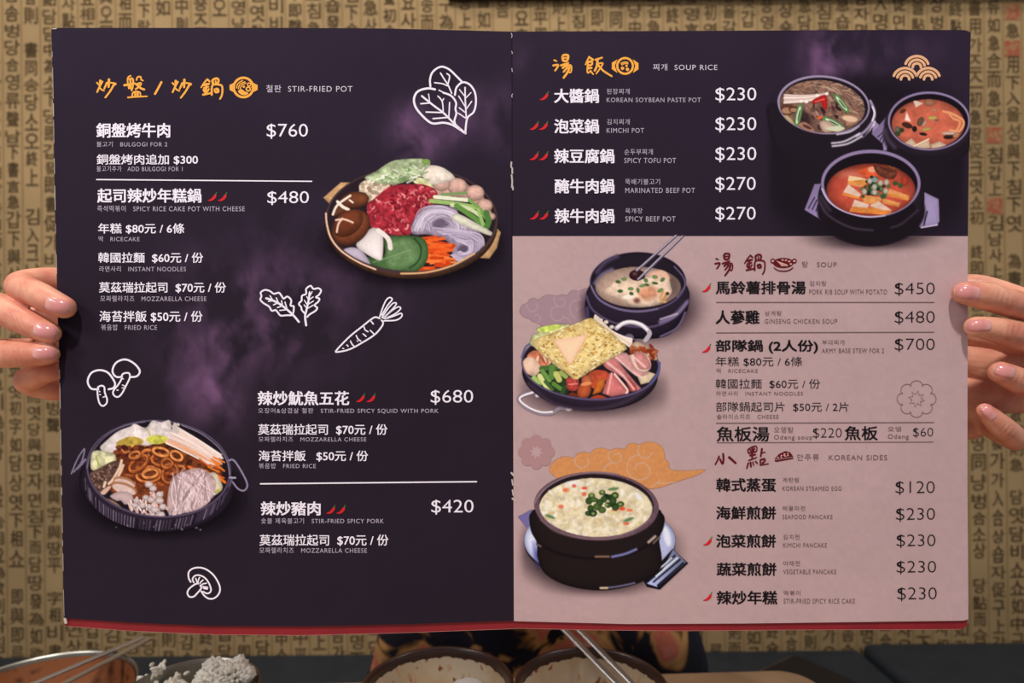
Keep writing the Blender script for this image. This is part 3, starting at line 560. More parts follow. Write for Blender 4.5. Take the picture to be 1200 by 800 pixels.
def mat(name, rgb, rough=.5, spec=.4, metal=0., var=0., vscale=30., bump=0., bscale=80., rgb2=None, lo=.45, hi=.6):
    m = bpy.data.materials.new(name); t, b = nt(m)
    b.inputs['Base Color'].default_value = lin(rgb); b.inputs['Roughness'].default_value = rough
    b.inputs['Specular IOR Level'].default_value = spec; b.inputs['Metallic'].default_value = metal
    if var or rgb2 is not None or bump:
        tc = t.nodes.new('ShaderNodeTexCoord')
    if var or rgb2 is not None:
        n = t.nodes.new('ShaderNodeTexNoise'); n.inputs['Scale'].default_value = vscale; n.inputs['Detail'].default_value = 5
        t.links.new(tc.outputs['Object'], n.inputs['Vector'])
        r = t.nodes.new('ShaderNodeValToRGB')
        if rgb2 is not None:
            r.color_ramp.elements[0].position = lo; r.color_ramp.elements[1].position = hi
            r.color_ramp.elements[0].color = lin(rgb); r.color_ramp.elements[1].color = lin(rgb2)
        else:
            r.color_ramp.elements[0].position = .3; r.color_ramp.elements[1].position = .7
            r.color_ramp.elements[0].color = lin([c * (1 - var) for c in rgb]); r.color_ramp.elements[1].color = lin([c * (1 + var) for c in rgb])
        t.links.new(n.outputs['Fac'], r.inputs['Fac']); t.links.new(r.outputs['Color'], b.inputs['Base Color'])
    if bump:
        n2 = t.nodes.new('ShaderNodeTexNoise'); n2.inputs['Scale'].default_value = bscale; n2.inputs['Detail'].default_value = 4
        t.links.new(tc.outputs['Object'], n2.inputs['Vector'])
        bp = t.nodes.new('ShaderNodeBump'); bp.inputs['Strength'].default_value = bump; bp.inputs['Distance'].default_value = .002
        t.links.new(n2.outputs['Fac'], bp.inputs['Height']); t.links.new(bp.outputs['Normal'], b.inputs['Normal'])
    return m

def ink_mat(name, alpha):
    """ink or paper whose printed colour is stored per vertex"""
    m = bpy.data.materials.new(name); t, b = nt(m)
    a = t.nodes.new('ShaderNodeAttribute'); a.attribute_name = 'print'
    b.inputs['Roughness'].default_value = .6; b.inputs['Specular IOR Level'].default_value = .04
    t.links.new(a.outputs['Color'], b.inputs['Base Color'])
    if alpha: t.links.new(a.outputs['Alpha'], b.inputs['Alpha'])
    return m

def world_inv(p):
    return Matrix.Translation(-p.location) if (p.parent is None) else Matrix.Identity(4)

def mk(name, V, Fc, mats, parent=None, origin=None, midx=None, smooth=False, colors=None):
    """one mesh object from world-space vertices; parts keep world coordinates under their thing"""
    me = bpy.data.meshes.new(name)
    V = np.asarray(V, float).reshape(-1, 3)
    if origin is not None: V = V - np.asarray(origin, float)
    me.from_pydata(V.tolist(), [], [tuple(int(i) for i in f) for f in Fc])
    for m in (mats if isinstance(mats, (list, tuple)) else [mats]): me.materials.append(m)
    if midx is not None: me.polygons.foreach_set('material_index', np.asarray(midx, dtype=np.int32))
    if smooth: me.polygons.foreach_set('use_smooth', np.ones(len(me.polygons), bool))
    if colors is not None:
        at = me.attributes.new('print', 'FLOAT_COLOR', 'POINT')
        at.data.foreach_set('color', np.asarray(colors, dtype=np.float32).ravel())
    me.update()
    o = bpy.data.objects.new(name, me); COL.objects.link(o)
    if origin is not None: o.location = origin
    if parent is not None:
        o.parent = parent; o.matrix_parent_inverse = world_inv(parent)
    return o

def tag(o, label, cat, group=None):
    o['label'] = label; o['category'] = cat
    if group: o['group'] = group
    return o

def thing(name, loc, label, cat, group=None):
    o = bpy.data.objects.new(name, None); COL.objects.link(o); o.location = loc; o.empty_display_size = .02
    return tag(o, label, cat, group)

def struct(o): o['kind'] = 'structure'; return o

def from_bm(name, bm, mats, parent=None, origin=None, smooth=False):
    bm.verts.ensure_lookup_table()
    for i, v in enumerate(bm.verts): v.index = i
    V = [v.co[:] for v in bm.verts]; Fc = [[v.index for v in f.verts] for f in bm.faces]; mi = [f.material_index for f in bm.faces]
    bm.free()
    return mk(name, V, Fc, mats, parent, origin, mi, smooth)

def box_bm(x0, y0, z0, x1, y1, z1, bev=.0, seg=2):
    bm = bmesh.new()
    bmesh.ops.create_cube(bm, size=1, matrix=Matrix.Translation(((x0 + x1) / 2, (y0 + y1) / 2, (z0 + z1) / 2)) @ Matrix.Diagonal((x1 - x0, y1 - y0, z1 - z0, 1)))
    if bev: bmesh.ops.bevel(bm, geom=list(bm.edges), offset=bev, segments=seg, profile=.5, affect='EDGES')
    return bm

def lathe(prof, c, n=96, wob=None):
    """profile of (radius, z) spun about a vertical axis through c"""
    V, Fc = [], []
    for k, (r, z) in enumerate(prof):
        for i in range(n):
            a = 2 * math.pi * i / n
            dz = wob(k, a) if wob else 0
            V.append((c[0] + r * math.cos(a), c[1] + r * math.sin(a), c[2] + z + dz))
    for k in range(len(prof) - 1):
        for i in range(n):
            j = (i + 1) % n
            Fc.append((k * n + i, k * n + j, (k + 1) * n + j, (k + 1) * n + i))
    return V, Fc

def tube(pts, rad, seg=18, sub=6, flat=None):
    """closed round-ended tube through world points with a radius at each; returns verts and faces"""
    pts = [Vector(p) for p in pts]
    Q = catmull([(*p, r) for p, r in zip(pts, rad)], sub)
    C = [Vector([float(k) for k in q[:3]]) for q in Q]; Rr = [float(max(q[3], 1e-4)) for q in Q]
    T = [(C[min(i + 1, len(C) - 1)] - C[max(i - 1, 0)]).normalized() for i in range(len(C))]
    nrm = T[0].orthogonal().normalized()
    rings = []
    def ring(c, t, n, r): 
        b = t.cross(n)
        rings.append([c + r * (math.cos(2 * math.pi * k / seg) * n + math.sin(2 * math.pi * k / seg) * b) for k in range(seg)])
    frames = []
    for i in range(len(C)):
        nrm = (nrm - T[i] * nrm.dot(T[i])).normalized(); frames.append(nrm.copy())
    for a in (80, 60, 40, 20): ring(C[0] - T[0] * Rr[0] * math.sin(math.radians(a)), T[0], frames[0], Rr[0] * math.cos(math.radians(a)))
    for i in range(len(C)): ring(C[i], T[i], frames[i], Rr[i])
    for a in (20, 40, 60, 80): ring(C[-1] + T[-1] * Rr[-1] * math.sin(math.radians(a)), T[-1], frames[-1], Rr[-1] * math.cos(math.radians(a)))
    V = [v[:] for r in rings for v in r]; n = len(rings); Fc = []
    for i in range(n - 1):
        for k in range(seg):
            j = (k + 1) % seg
            Fc.append((i * seg + k, i * seg + j, (i + 1) * seg + j, (i + 1) * seg + k))
    Fc.append(tuple(range(seg - 1, -1, -1))); Fc.append(tuple((n - 1) * seg + k for k in range(seg)))
    return V, Fc

def merge(parts):
    V, Fc = [], []
    for v, f in parts:
        o = len(V); V.extend(v); Fc.extend(tuple(i + o for i in q) for q in f)
    return V, Fc

def remeshed(parts, voxel, smooth_it, factor=.5):
    """the union of closed tubes as one continuous surface"""
    V, Fc = merge(parts)
    me = bpy.data.meshes.new('tmp'); me.from_pydata([tuple(v) for v in V], [], Fc)
    o = bpy.data.objects.new('tmp', me); COL.objects.link(o)
    m = o.modifiers.new('r', 'REMESH'); m.mode = 'VOXEL'; m.voxel_size = voxel
    s = o.modifiers.new('s', 'SMOOTH'); s.iterations = smooth_it; s.factor = factor
    dg = bpy.context.evaluated_depsgraph_get(); ev = o.evaluated_get(dg); e = ev.to_mesh()
    V2 = [v.co[:] for v in e.vertices]; F2 = [tuple(p.vertices) for p in e.polygons]
    ev.to_mesh_clear(); bpy.data.objects.remove(o); bpy.data.meshes.remove(me)
    return V2, F2

# lettering: outlines of Blender's own built-in font, as flat triangles
_tc = bpy.data.curves.new('lettering', 'FONT'); _to = bpy.data.objects.new('lettering', _tc); COL.objects.link(_to)
_tc.resolution_u = 3; _tc.fill_mode = 'FRONT'
_cache = {}
def letters(txt, off=0., sp=1.):
    if (txt, off, sp) not in _cache:
        _tc.body = txt; _tc.offset = off; _tc.space_character = sp
        bpy.context.view_layer.update()
        ev = _to.evaluated_get(bpy.context.evaluated_depsgraph_get()); me = ev.to_mesh()
        n = len(me.vertices); A = np.zeros(n * 3); me.vertices.foreach_get('co', A)
        _cache[(txt, off, sp)] = (A.reshape(-1, 3)[:, :2].copy(), [tuple(p.vertices) for p in me.polygons])
        ev.to_mesh_clear()
    return _cache[(txt, off, sp)]
# ------------------------------------------------------------------ the setting
WY = 1.43
SEATZ = .462
M_paper = mat('wall paper', (156, 131, 95), .9, .1, var=.07, vscale=3.5, bump=.15, bscale=60)
M_ink = mat('wall paper ink', (80, 64, 44), .9, .1, var=.2, vscale=14)
M_rule = mat('wall paper rules', (134, 108, 70), .9, .1)
M_seal = mat('wall paper seal', (150, 84, 64), .9, .1, rgb2=(152, 120, 82), vscale=120, lo=.5, hi=.62)
def build_wall():
    R = random.Random(4)
    V = [(-2.2, WY, 0), (2.2, WY, 0), (2.2, WY, 2.8), (-2.2, WY, 2.8)]; Fc = [(0, 1, 2, 3)]; mi = [0]
    V += [(-2.2, WY + .1, 0), (2.2, WY + .1, 0), (2.2, WY + .1, 2.8), (-2.2, WY + .1, 2.8)]
    Fc += [(5, 4, 7, 6), (4, 0, 3, 7), (1, 5, 6, 2), (3, 2, 6, 7), (4, 5, 1, 0)]; mi += [0] * 5
    pool = '감남김랑비요당명음성송사소가구크솜숑양땅벙즈자침류상면을오담쇼영엿갑냥슘숍' + '為相初聲如字發終促急下書即與上同中合用欲平言點則入而'
    hangul = pool[:38]
    V = [tuple(v) for v in V]
    extra = []
    base = len(V); AV = [np.array(V)]; y = WY - .0012
    col_w, row_h = .0421, .0405
    c0 = -.5 * 84 * col_w
    for c in range(84):
        cx = c0 + (c + .5) * col_w + .006
        x = cx + col_w / 2
        AV.append(np.array([(x - .0011, y, .3), (x + .0011, y, .3), (x + .0011, y, 2.3), (x - .0011, y, 2.3)])); Fc.append(tuple(base + i for i in range(4))); mi.append(2); base += 4
        z = 2.12 - R.uniform(0, .04)
        while z > .42:
            h = row_h * R.uniform(.82, 1.12)
            if R.random() > .03:
                if R.random() < .007:
                    AV.append(np.array([(cx - .017, y, z - .036), (cx + .017, y, z - .036), (cx + .017, y, z), (cx - .017, y, z)])); Fc.append(tuple(base + i for i in range(4))); mi.append(3); base += 4
                else:
                    ch = R.choice(hangul) if R.random() < .55 else R.choice(pool[38:])
                    A, T = letters(ch)
                    lo, hi = A.min(0), A.max(0); sw = R.uniform(.026, .034) * (1 if ch in hangul else .92); sh = h * .84
                    B = (A - lo) / (hi - lo)
                    for q in range(2):
                        e = .0011 * q
                        AV.append(np.stack([cx - sw / 2 + B[:, 0] * sw + e, np.full(len(B), y - .00002 * q), z - sh + B[:, 1] * sh + e * .6], 1))
                        Fc += [tuple(base + i for i in t) for t in T]; mi += [1] * len(T); base += len(A)
            z -= h
    o = mk('wall_back', np.concatenate(AV), Fc, [M_paper, M_ink, M_rule, M_seal], midx=mi)
    struct(o); o['label'] = 'ochre wallpaper printed with columns of old Korean and Chinese characters'
    return o
build_wall()
M_floor = mat('floor', (70, 58, 48), .5, .3, var=.15, vscale=6)
struct(from_bm('floor', box_bm(-2.2, -1.2, -.06, 2.2, WY, 0), M_floor))
M_dwood = mat('dark wood', (52, 34, 26), .5, .4, var=.2, vscale=9)
struct(from_bm('trim_1', box_bm(-.135, WY - .03, 1.9075, 2.2, WY, 2.02, .004), M_dwood))

M_pad = mat('black leatherette', (40, 45, 52), .55, .3, var=.08, vscale=20, bump=.12, bscale=220)
M_plinth = mat('bench plinth', (40, 34, 30), .6, .3, var=.15, vscale=8)
def bench(x0, x1, top, label):
    t = thing('bench', ((x0 + x1) / 2, 1.18, 0), label, 'bench')
    bm = box_bm(x0, .93, top - .11, x1, WY - .003, top, .016, 4)
    from_bm('seat_cushion', bm, M_pad, t, smooth=True)
    from_bm('plinth', box_bm(x0, .97, 0, x1, WY - .003, top - .11, .004), M_plinth, t)
bench(-2.19, .766, SEATZ, 'long black padded bench running along the wallpapered wall behind the table')
bench(.770, 2.19, SEATZ + .013, 'short black padded bench section, slightly higher than the long one, beyond the leather case')
# ------------------------------------------------------------------ the menu
def depth(u):
    if u < 600:
        s = min(max((u - 62) / 538, 0), 1); return .42 - .006 * 4 * s * (1 - s)
    s = min(max((u - 600) / 536, 0), 1); return .42 - .0025 * 4 * s * (1 - s)
RXn, UPn = np.array(RX), np.array(UP)
_du = np.arange(0, 1201.); _dd = np.array([depth(u) for u in _du])
def PN(uv, off):
    uv = np.asarray(uv, float); d = np.interp(uv[:, 0], _du, _dd) - off
    return np.array(CAM) + d[:, None] * (np.array(FW) + ((uv[:, 0] - 600) / F)[:, None] * RXn + ((400 - uv[:, 1]) / F)[:, None] * UPn)

def yT(x): return np.interp(x, [60, 62.5, 330, 450, 600, 800, 1060, 1132, 1138], [35, 32.6, 32.6, 33.3, 37, 36.2, 34.9, 35.2, 38.5])
def yB(x): return np.interp(x, [75, 150, 240, 352, 465, 600, 604, 735, 870, 1050, 1130, 1136], [724, 729, 733, 733.7, 731.5, 727, 727.6, 731, 730.4, 728, 727, 724.5])
def yR(x): return np.interp(x, [74.5, 78, 150, 249, 352, 465, 600, 604, 690, 802, 920, 1060, 1129, 1136], [729, 731.5, 737, 741.3, 742.3, 739.6, 734.6, 733.9, 736, 737, 736, 735.6, 735.2, 729])
def xL(y): return np.interp(y, [30, 90, 240, 440, 640, 740], [60, 61.6, 64.2, 69.5, 73.2, 75])
def xS(y): return np.interp(y, [30, 280, 740], [600, 600.2, 601.8])
def xR(y): return np.interp(y, [30, 60, 280, 560, 740], [1138, 1137, 1134.2, 1133.6, 1135])
def grid(xa, xb, ya, yb, n, m):
    """(m+1) x (n+1) points between four edge curves"""
    s = np.linspace(0, 1, n + 1); out = []
    for j in range(m + 1):
        t = j / m
        x = xa(0 * s + 380) * (1 - s) + xb(0 * s + 380) * s
        for _ in range(4):
            y = ya(x) * (1 - t) + yb(x) * t; x = xa(y) * (1 - s) + xb(y) * s
        out.append(np.stack([x, y], 1))
    return np.array(out)
def slab(G, front, back, flat_cols=None):
    m, n = G.shape[:2]; A = PN(G.reshape(-1, 2), front); B = PN(G.reshape(-1, 2), back)
    Fc = []
    for j in range(m - 1):
        for i in range(n - 1):
            a = j * n + i; Fc.append((a, a + n, a + n + 1, a + 1))
    N = m * n; Fc += [tuple(N + i for i in reversed(f)) for f in Fc]
    loop = [i for i in range(n)] + [j * n + n - 1 for j in range(1, m)] + [(m - 1) * n + i for i in range(n - 2, -1, -1)] + [j * n for j in range(m - 2, 0, -1)]
    for k in range(len(loop)):
        a, b = loop[k], loop[(k + 1) % len(loop)]; Fc.append((a, b, b + N, a + N))
    return np.concatenate([A, B]), Fc

M_page = ink_mat('printed page', False); M_print = ink_mat('printed ink', True)
M_red = mat('red cover board', (132, 28, 38), .55, .3, var=.06, vscale=40)
menu = thing('menu', tuple(P(600, 738, .42)), 'open two-page restaurant menu with dark purple left page, held up in front of the wall', 'menu')
yR2 = lambda x: yR(x) + 2.2
cov = mk('cover', *slab(np.concatenate([grid(lambda y: xL(y) + .6, xS, yT, yR2, 60, 2), grid(xS, lambda y: xR(y) - 1.6, yT, yR2, 60, 2)[:, 1:]], 1), -.0014, -.0034), M_red, menu)
cov['label'] = 'red cover board showing as a strip along the bottom'

def smoke(X, Y, blobs, seed, sc=44):
    v = 0
    for x, y, r, a in blobs: v = v + a * np.exp(-((X - x) ** 2 + (Y - y) ** 2) / (2 * r * r))
    n = fbm(X * 1.5 + 30 * (fbm(X, Y, 45, seed + 9) - .5) * 2, Y * .8 + X * .3, sc, seed, 5)
    return np.clip(v, 0, 1.4) * np.clip((n - .30) * 2.6, 0, 1.5)
def dark_page(X, Y, blobs, seed):
    c = np.array((40, 32, 44.)) * np.ones(X.shape + (1,))
    c = c * (1 + .10 * (fbm(X, Y, 90, seed, 3) - .5) + .05 * (fbm(X, Y, 6, seed + 3, 2) - .5))[..., None]
    c = c + np.array((5, 3, 8.)) * np.clip(1 - Y / 420, 0, 1)[..., None]
    s = smoke(X, Y, blobs, seed + 20)[..., None]
    return c + s * np.array((64, 42, 62.))
LB = [(474, 155, 16, .8), (480, 128, 13, .6), (478, 182, 16, .7), (505, 165, 15, .55), (528, 150, 14, .5), (552, 128, 18, .55), (585, 120, 18, .4), (590, 165, 14, .3),
      (390, 335, 50, 0.25), (330, 330, 42, 0.32), (300, 345, 38, 0.36), (265, 360, 34, 0.36), (280, 395, 34, 0.43), (255, 420, 30, 0.47), (225, 445, 28, 0.36), (258, 465, 24, 0.43), (248, 490, 22, 0.36), (205, 400, 26, 0.22), (345, 405, 34, 0.25), (440, 330, 36, 0.18), (330, 385, 30, 0.25), (215, 330, 30, 0.22)]
RB = [(966, 60, 18, .9), (958, 84, 14, .6), (990, 78, 18, .7), (1010, 60, 16, .6), (1030, 48, 20, .5), (972, 42, 16, .7), (1085, 58, 18, .25), (608, 66, 12, .35)]
def page_left():
    G = grid(xL, lambda y: xS(y) - .45, yT, yB, 150, 190)
    V, Fc = slab(G, 0, -.0014)
    X, Y = G[..., 0], G[..., 1]; c = s2l(dark_page(X, Y, LB, 2)).reshape(-1, 3); c = np.concatenate([c, c]); c = np.concatenate([c, np.ones((len(c), 1))], 1)
    return mk('page', V, Fc, M_page, menu, colors=c)
def page_right():
    mid = lambda x: 0 * x + 276.3
    mid2 = lambda x: 0 * x + 277.0
    x0 = lambda y: xS(y) + .45
    G = np.concatenate([grid(x0, xR, yT, mid, 130, 60), grid(x0, xR, mid2, yB, 130, 115)], 0)
    V, Fc = slab(G, 0, -.0014)
    X, Y = G[..., 0], G[..., 1]
    d = dark_page(X, Y, RB, 5)
    p = np.array((188, 159, 161.)) * (1 + .05 * (fbm(X, Y, 60, 31, 4) - .5) + .05 * (fbm(X, Y, 5, 37, 2) - .5))[..., None] + np.array((2, 0, 3.)) * (fbm(X, Y, 30, 39, 2) - .5)[..., None]
    c = np.where((Y > 276.6)[..., None], p, d)
    c = s2l(c).reshape(-1, 3); c = np.concatenate([c, c]); c = np.concatenate([c, np.ones((len(c), 1))], 1)
    return mk('page', V, Fc, M_page, menu, colors=c)
PL = page_left(); PL['label'] = 'dark purple left page of stir-fried pots'
PR = page_right(); PR['label'] = 'right page, dark above and dusty pink below'

M_spine = mat('spine fold', (30, 22, 28), .7, .1)
mk('spine_strip', *slab(grid(lambda y: xS(y) - 2, lambda y: xS(y) + 2, yT, yB, 3, 60), -.0006, -.0012), M_spine, menu)
def picture(q, page, label, name='dish_picture', z=.00012):
    H, W = q.A.shape; on = q.A > .004
    cell = on[:-1, :-1] | on[1:, :-1] | on[:-1, 1:] | on[1:, 1:]
    jj, ii = np.nonzero(cell); n = W
    quads = np.stack([jj * n + ii, (jj + 1) * n + ii, (jj + 1) * n + ii + 1, jj * n + ii + 1], 1)
    use, inv = np.unique(quads, return_inverse=True)
    uv = np.stack([q.X.ravel()[use], q.Y.ravel()[use]], 1)
    rgba = np.concatenate([s2l(q.C).reshape(-1, 3)[use], q.A.ravel()[use][:, None]], 1)
    o = mk(name, PN(uv, z), inv.reshape(-1, 4), M_print, page, colors=rgba)
    o['label'] = label
picture(pic_orange_cloud(), PR, 'orange curled cloud', 'cloud_motif', .00006); picture(pic_mauve_cloud(), PR, 'mauve curled cloud', 'cloud_motif', .00006)
for fn, pg, lb in ((pic_bulgogi, PL, 'printed pan of raw beef, mushrooms and vegetables'), (pic_squid, PL, 'printed pan of squid rings, noodles and cabbage'), (pic_trio, PR, 'printed group of three black stone pots of soup'),
                   (pic_ginseng, PR, 'printed black pot of chicken soup with chopsticks'), (pic_army, PR, 'printed shallow pan with a noodle block and cheese'), (pic_egg, PR, 'printed stone pot of steamed egg with scallions')):
    picture(fn(), pg, lb, z=.0001 + .00002 * (fn in (pic_trio, pic_army)) )

INK = {k: mat('ink ' + k, c, .55, .12) for k, c in dict(white=(244, 236, 250), grey=(184, 172, 190), gold=(244, 170, 70), maroon=(98, 18, 28), black=(24, 18, 22), brown=(118, 92, 97), chili=(206, 36, 44), stem=(70, 110, 50),
       peach=(232, 176, 134), orange=(222, 148, 92), swirl=(206, 172, 158), mauve=(163, 129, 140), mauveline=(186, 156, 160), petal=(176, 136, 138), outline=(152, 110, 114), rose=(190, 158, 162), worn=(190, 178, 172), scuff=(176, 120, 112), dim=(208, 196, 214), cream=(214, 172, 162)).items()}

def print_text(name, page, txt, x0, x1, y0, y1, ink, bold=0., label=None, off=0.):
    A, T = letters(txt, off, 1.14 if name == 'caption_lettering' else 1.)
    lo, hi = A.min(0), A.max(0); B = (A - lo) / (hi - lo)
    VV, Fc = [], []
    sh = [(0, 0)] if not bold else [(-bold, -bold * .6), (bold, -bold * .6), (-bold, bold * .6), (bold, bold * .6)]
    e = bold
    for k, (a, b) in enumerate(sh):
        uv = np.stack([x0 + e + B[:, 0] * (x1 - x0 - 2 * e) + a, y1 - e * .6 - B[:, 1] * (y1 - y0 - 1.2 * e) + b], 1)
        VV.append(PN(uv, .00024 + .000004 * k)); o = k * len(A)
        Fc += [tuple(i + o for i in t) for t in T]
    o = mk(name, np.concatenate(VV), Fc, INK[ink], page)
    if label: o['label'] = label
    return o

class Strokes:
    def __init__(s, ox=0, oy=0, sc=1., sy=None, z=.00024): s.z = z; s.o = (ox, oy, sc, sy or sc); s.V, s.F, s.M = [], [], []
    def uv(s, pts): return np.array([(s.o[0] + a / s.o[2], s.o[1] + b / s.o[3]) for a, b in pts])
    def add(s, uv, faces, m, off):
        b = sum(len(v) for v in s.V); s.V.append(PN(uv, s.z + off)); s.F += [tuple(i + b for i in f) for f in faces]; s.M += [m] * len(faces)
    def line(s, pts, w, m=0, smooth=5, closed=False, taper=0., off=0.):
        Q = s.uv(pts)
        if smooth: Q = catmull(Q, smooth, closed)
        if closed: Q = np.concatenate([Q, Q[:1]])
        D = np.gradient(Q, axis=0); D /= np.linalg.norm(D, axis=1)[:, None] + 1e-9
        N = np.stack([-D[:, 1], D[:, 0]], 1); n = len(Q)
        ww = (w / 2) * (1 - taper * np.linspace(0, 1, n))[:, None]
        s.add(np.concatenate([Q + N * ww, Q - N * ww]), [(i, i + 1, n + i + 1, n + i) for i in range(n - 1)], m, off)
        for k in ((0, n - 1) if not closed else ()):
            r = float(ww[k, 0]); a = np.linspace(0, 2 * math.pi, 11)[:-1]
            s.add(Q[k] + r * np.stack([np.cos(a), np.sin(a)], 1), [tuple(range(10))], m, off + .000004)
    def fill(s, pts, m=0, smooth=4, off=0.):
        Q = s.uv(pts)
        if smooth: Q = catmull(Q, smooth, True)
        from mathutils.geometry import tessellate_polygon
        s.add(Q, [tuple(t) for t in tessellate_polygon([[Vector((a, b, 0)) for a, b in Q]])], m, off)
    def disc(s, cx, cy, rx, ry, m=0, off=0.):
        a = np.linspace(0, 2 * math.pi, 29)[:-1]
        s.add(s.uv([(cx + rx * math.cos(t), cy + ry * math.sin(t)) for t in a]), [tuple(range(28))], m, off)
    def circ(s, cx, cy, rx, ry, w, m=0, off=0., a0=0, a1=360):
        c = (a1 - a0) >= 360; a = np.radians(np.linspace(a0, a1, 36 if c else 24))
        s.line([(cx + rx * math.cos(t), cy + ry * math.sin(t)) for t in (a[:-1] if c else a)], w, m, smooth=0, closed=c, off=off)
    def done(s, name, page, inks, label=None):
        o = mk(name, np.concatenate(s.V), s.F, [INK[i] for i in inks], page, midx=s.M)
        if label: o['label'] = label
        return o

# headings in brush lettering
CHAO = [[(105, 203), (128, 230)], [(178, 188), (152, 235), (128, 285), (107, 332)], [(150, 175), (152, 232)], [(140, 272), (170, 300), (203, 315)],
        [(243, 205), (207, 285)], [(272, 158), (268, 262)], [(298, 203), (368, 215), (350, 236)], [(340, 232), (290, 320), (222, 410)]]
PAN = [[(575, 105), (540, 130), (535, 185), (552, 285)], [(592, 140), (612, 170), (606, 260), (590, 312)], [(490, 238), (635, 213)], [(540, 150), (590, 146)], [(570, 165), (575, 200)], [(570, 240), (575, 280)],
       [(660, 165), (675, 125), (718, 120), (725, 160), (752, 172)], [(655, 225), (722, 208), (700, 255), (648, 292)], [(668, 232), (720, 280), (768, 298)],
       [(600, 388), (610, 342), (660, 325), (708, 342), (716, 388)], [(640, 350), (640, 388)], [(675, 350), (675, 388)], [(540, 410), (640, 402), (808, 394)]]
GUO = [[(522, 140), (480, 190), (445, 245)], [(527, 145), (552, 168)], [(478, 215), (545, 198)], [(480, 252), (540, 236)], [(512, 200), (507, 310)], [(478, 275), (492, 302)], [(542, 265), (526, 300)], [(470, 337), (565, 318)],
       [(597, 200), (592, 152), (640, 130), (667, 152), (655, 198)], [(630, 165), (632, 195)], [(580, 338), (590, 217), (690, 213), (716, 250), (710, 340), (686, 390)], [(620, 272), (655, 265), (662, 300), (627, 302), (620, 272)]]
TANG = [[(95, 155), (122, 166)], [(85, 217), (140, 210), (130, 240), (105, 277)], [(192, 115), (202, 160), (246, 158), (257, 100), (207, 95), (192, 115)], [(207, 130), (242, 126)], [(175, 215), (260, 188)], [(252, 193), (195, 246)],
        [(215, 230), (285, 213), (297, 260), (285, 300), (262, 288)], [(247, 240), (205, 292)], [(272, 238), (255, 290), (206, 360)]]
FAN = [[(505, 115), (482, 160), (462, 206)], [(507, 122), (552, 150)], [(492, 178), (537, 165)], [(490, 175), (484, 300), (522, 280)], [(492, 217), (537, 205), (537, 170)], [(492, 250), (532, 245)], [(520, 280), (552, 320)],
       [(580, 150), (655, 125)], [(602, 145), (595, 220), (570, 277)], [(602, 197), (662, 190), (640, 240), (588, 312)], [(612, 215), (660, 270), (700, 300), (768, 342)]]
XIAO = [[(138, 180), (116, 235), (90, 282)], [(190, 150), (194, 220), (182, 275), (150, 215)], [(267, 192), (350, 265)]]
DIAN = [[(515, 135), (507, 95), (560, 62), (610, 50), (622, 95), (602, 127)], [(515, 138), (607, 122)], [(562, 62), (560, 205)], [(530, 92), (546, 112)], [(590, 78), (580, 106)], [(535, 168), (600, 158)], [(518, 232), (617, 195)],
        [(512, 265), (492, 332)], [(540, 260), (546, 312)], [(570, 252), (580, 297)], [(605, 245), (627, 270)], [(686, 85), (670, 180)], [(680, 135), (727, 128)], [(667, 222), (665, 290)], [(670, 225), (715, 213), (722, 240), (690, 267)], [(665, 292), (768, 275)]]
def brush(s, chars, w, m=0):
    for k, p in enumerate(chars): s.line(p, w * (1.0 + .18 * ((k * 7) % 3 - 1)), m, taper=.15, off=.000003 * (k % 9))
s = Strokes(105, 80, 12); brush(s, CHAO, 2.5); brush(s, PAN, 2.4); s.line([(1010, 195), (965, 280), (920, 360)], 2.6)
s.o = (193.4, 80.3, 12, 12); brush(s, CHAO, 2.5); s.o = (195, 80, 10.91, 10.91); brush(s, GUO, 2.5)
s.done('heading_lettering', PL, ['gold'], 'gold brush-lettered heading')
s = Strokes(195, 80, 10.91)
s.circ(985, 245, 124, 124, 2.8); s.fill([(872, 180), (835, 200), (808, 212), (808, 275), (835, 292), (872, 310), (858, 245)], smooth=0); s.fill([(1100, 180), (1135, 200), (1166, 212), (1166, 275), (1135, 292), (1100, 310), (1114, 245)], smooth=0)
for p in ([(897, 250), (915, 195), (975, 156)], [(920, 262), (940, 205), (1005, 172)], [(945, 258), (965, 215), (1015, 190)]): s.line(p, 1.3)
s.fill([(915, 295), (955, 265), (1000, 295), (1045, 312), (1028, 338), (965, 340)]); s.circ(1057, 207, 20, 20, 1.4); s.circ(1047, 265, 26, 24, 1.7); s.disc(990, 235, 16, 16); s.disc(1090, 240, 8, 8)
s.done('pot_emblem', PL, ['gold'])
s = Strokes(640, 55, 10); brush(s, TANG, 2.5); brush(s, FAN, 2.5); s.done('heading_lettering', PR, ['gold'], 'gold brush-lettered heading')
s = Strokes(640, 55, 10); s.circ(925, 222, 92, 92, 2.6); s.fill([(770, 185), (835, 145), (805, 220), (835, 305), (770, 260)], smooth=0); s.fill([(1018, 145), (1082, 190), (1082, 262), (1018, 305), (1045, 222)], smooth=0)
for c in ((895, 250, 22), (942, 222, 16), (952, 262, 22)): s.fill([(c[0] - c[2], c[1]), (c[0], c[1] - c[2]), (c[0] + c[2], c[1]), (c[0], c[1] + c[2])], smooth=3)
for k in range(4): s.line([(872 + 4 * k, 190 + 9 * k), (920, 172 + 9 * k), (960, 180 + 7 * k)], .7)
s.done('pot_emblem', PR, ['gold'])
s = Strokes(830, 288, 10.435); brush(s, TANG, 2.1)
s.o = (830 + (440 - 440 * .915) / 10.435, 288 + (105 - 130 * .925) / 10.435, 10.435 / .915, 10.435 / .925); brush(s, GUO, 2.1)
s.done('heading_lettering', PR, ['maroon'], 'maroon brush-lettered heading')
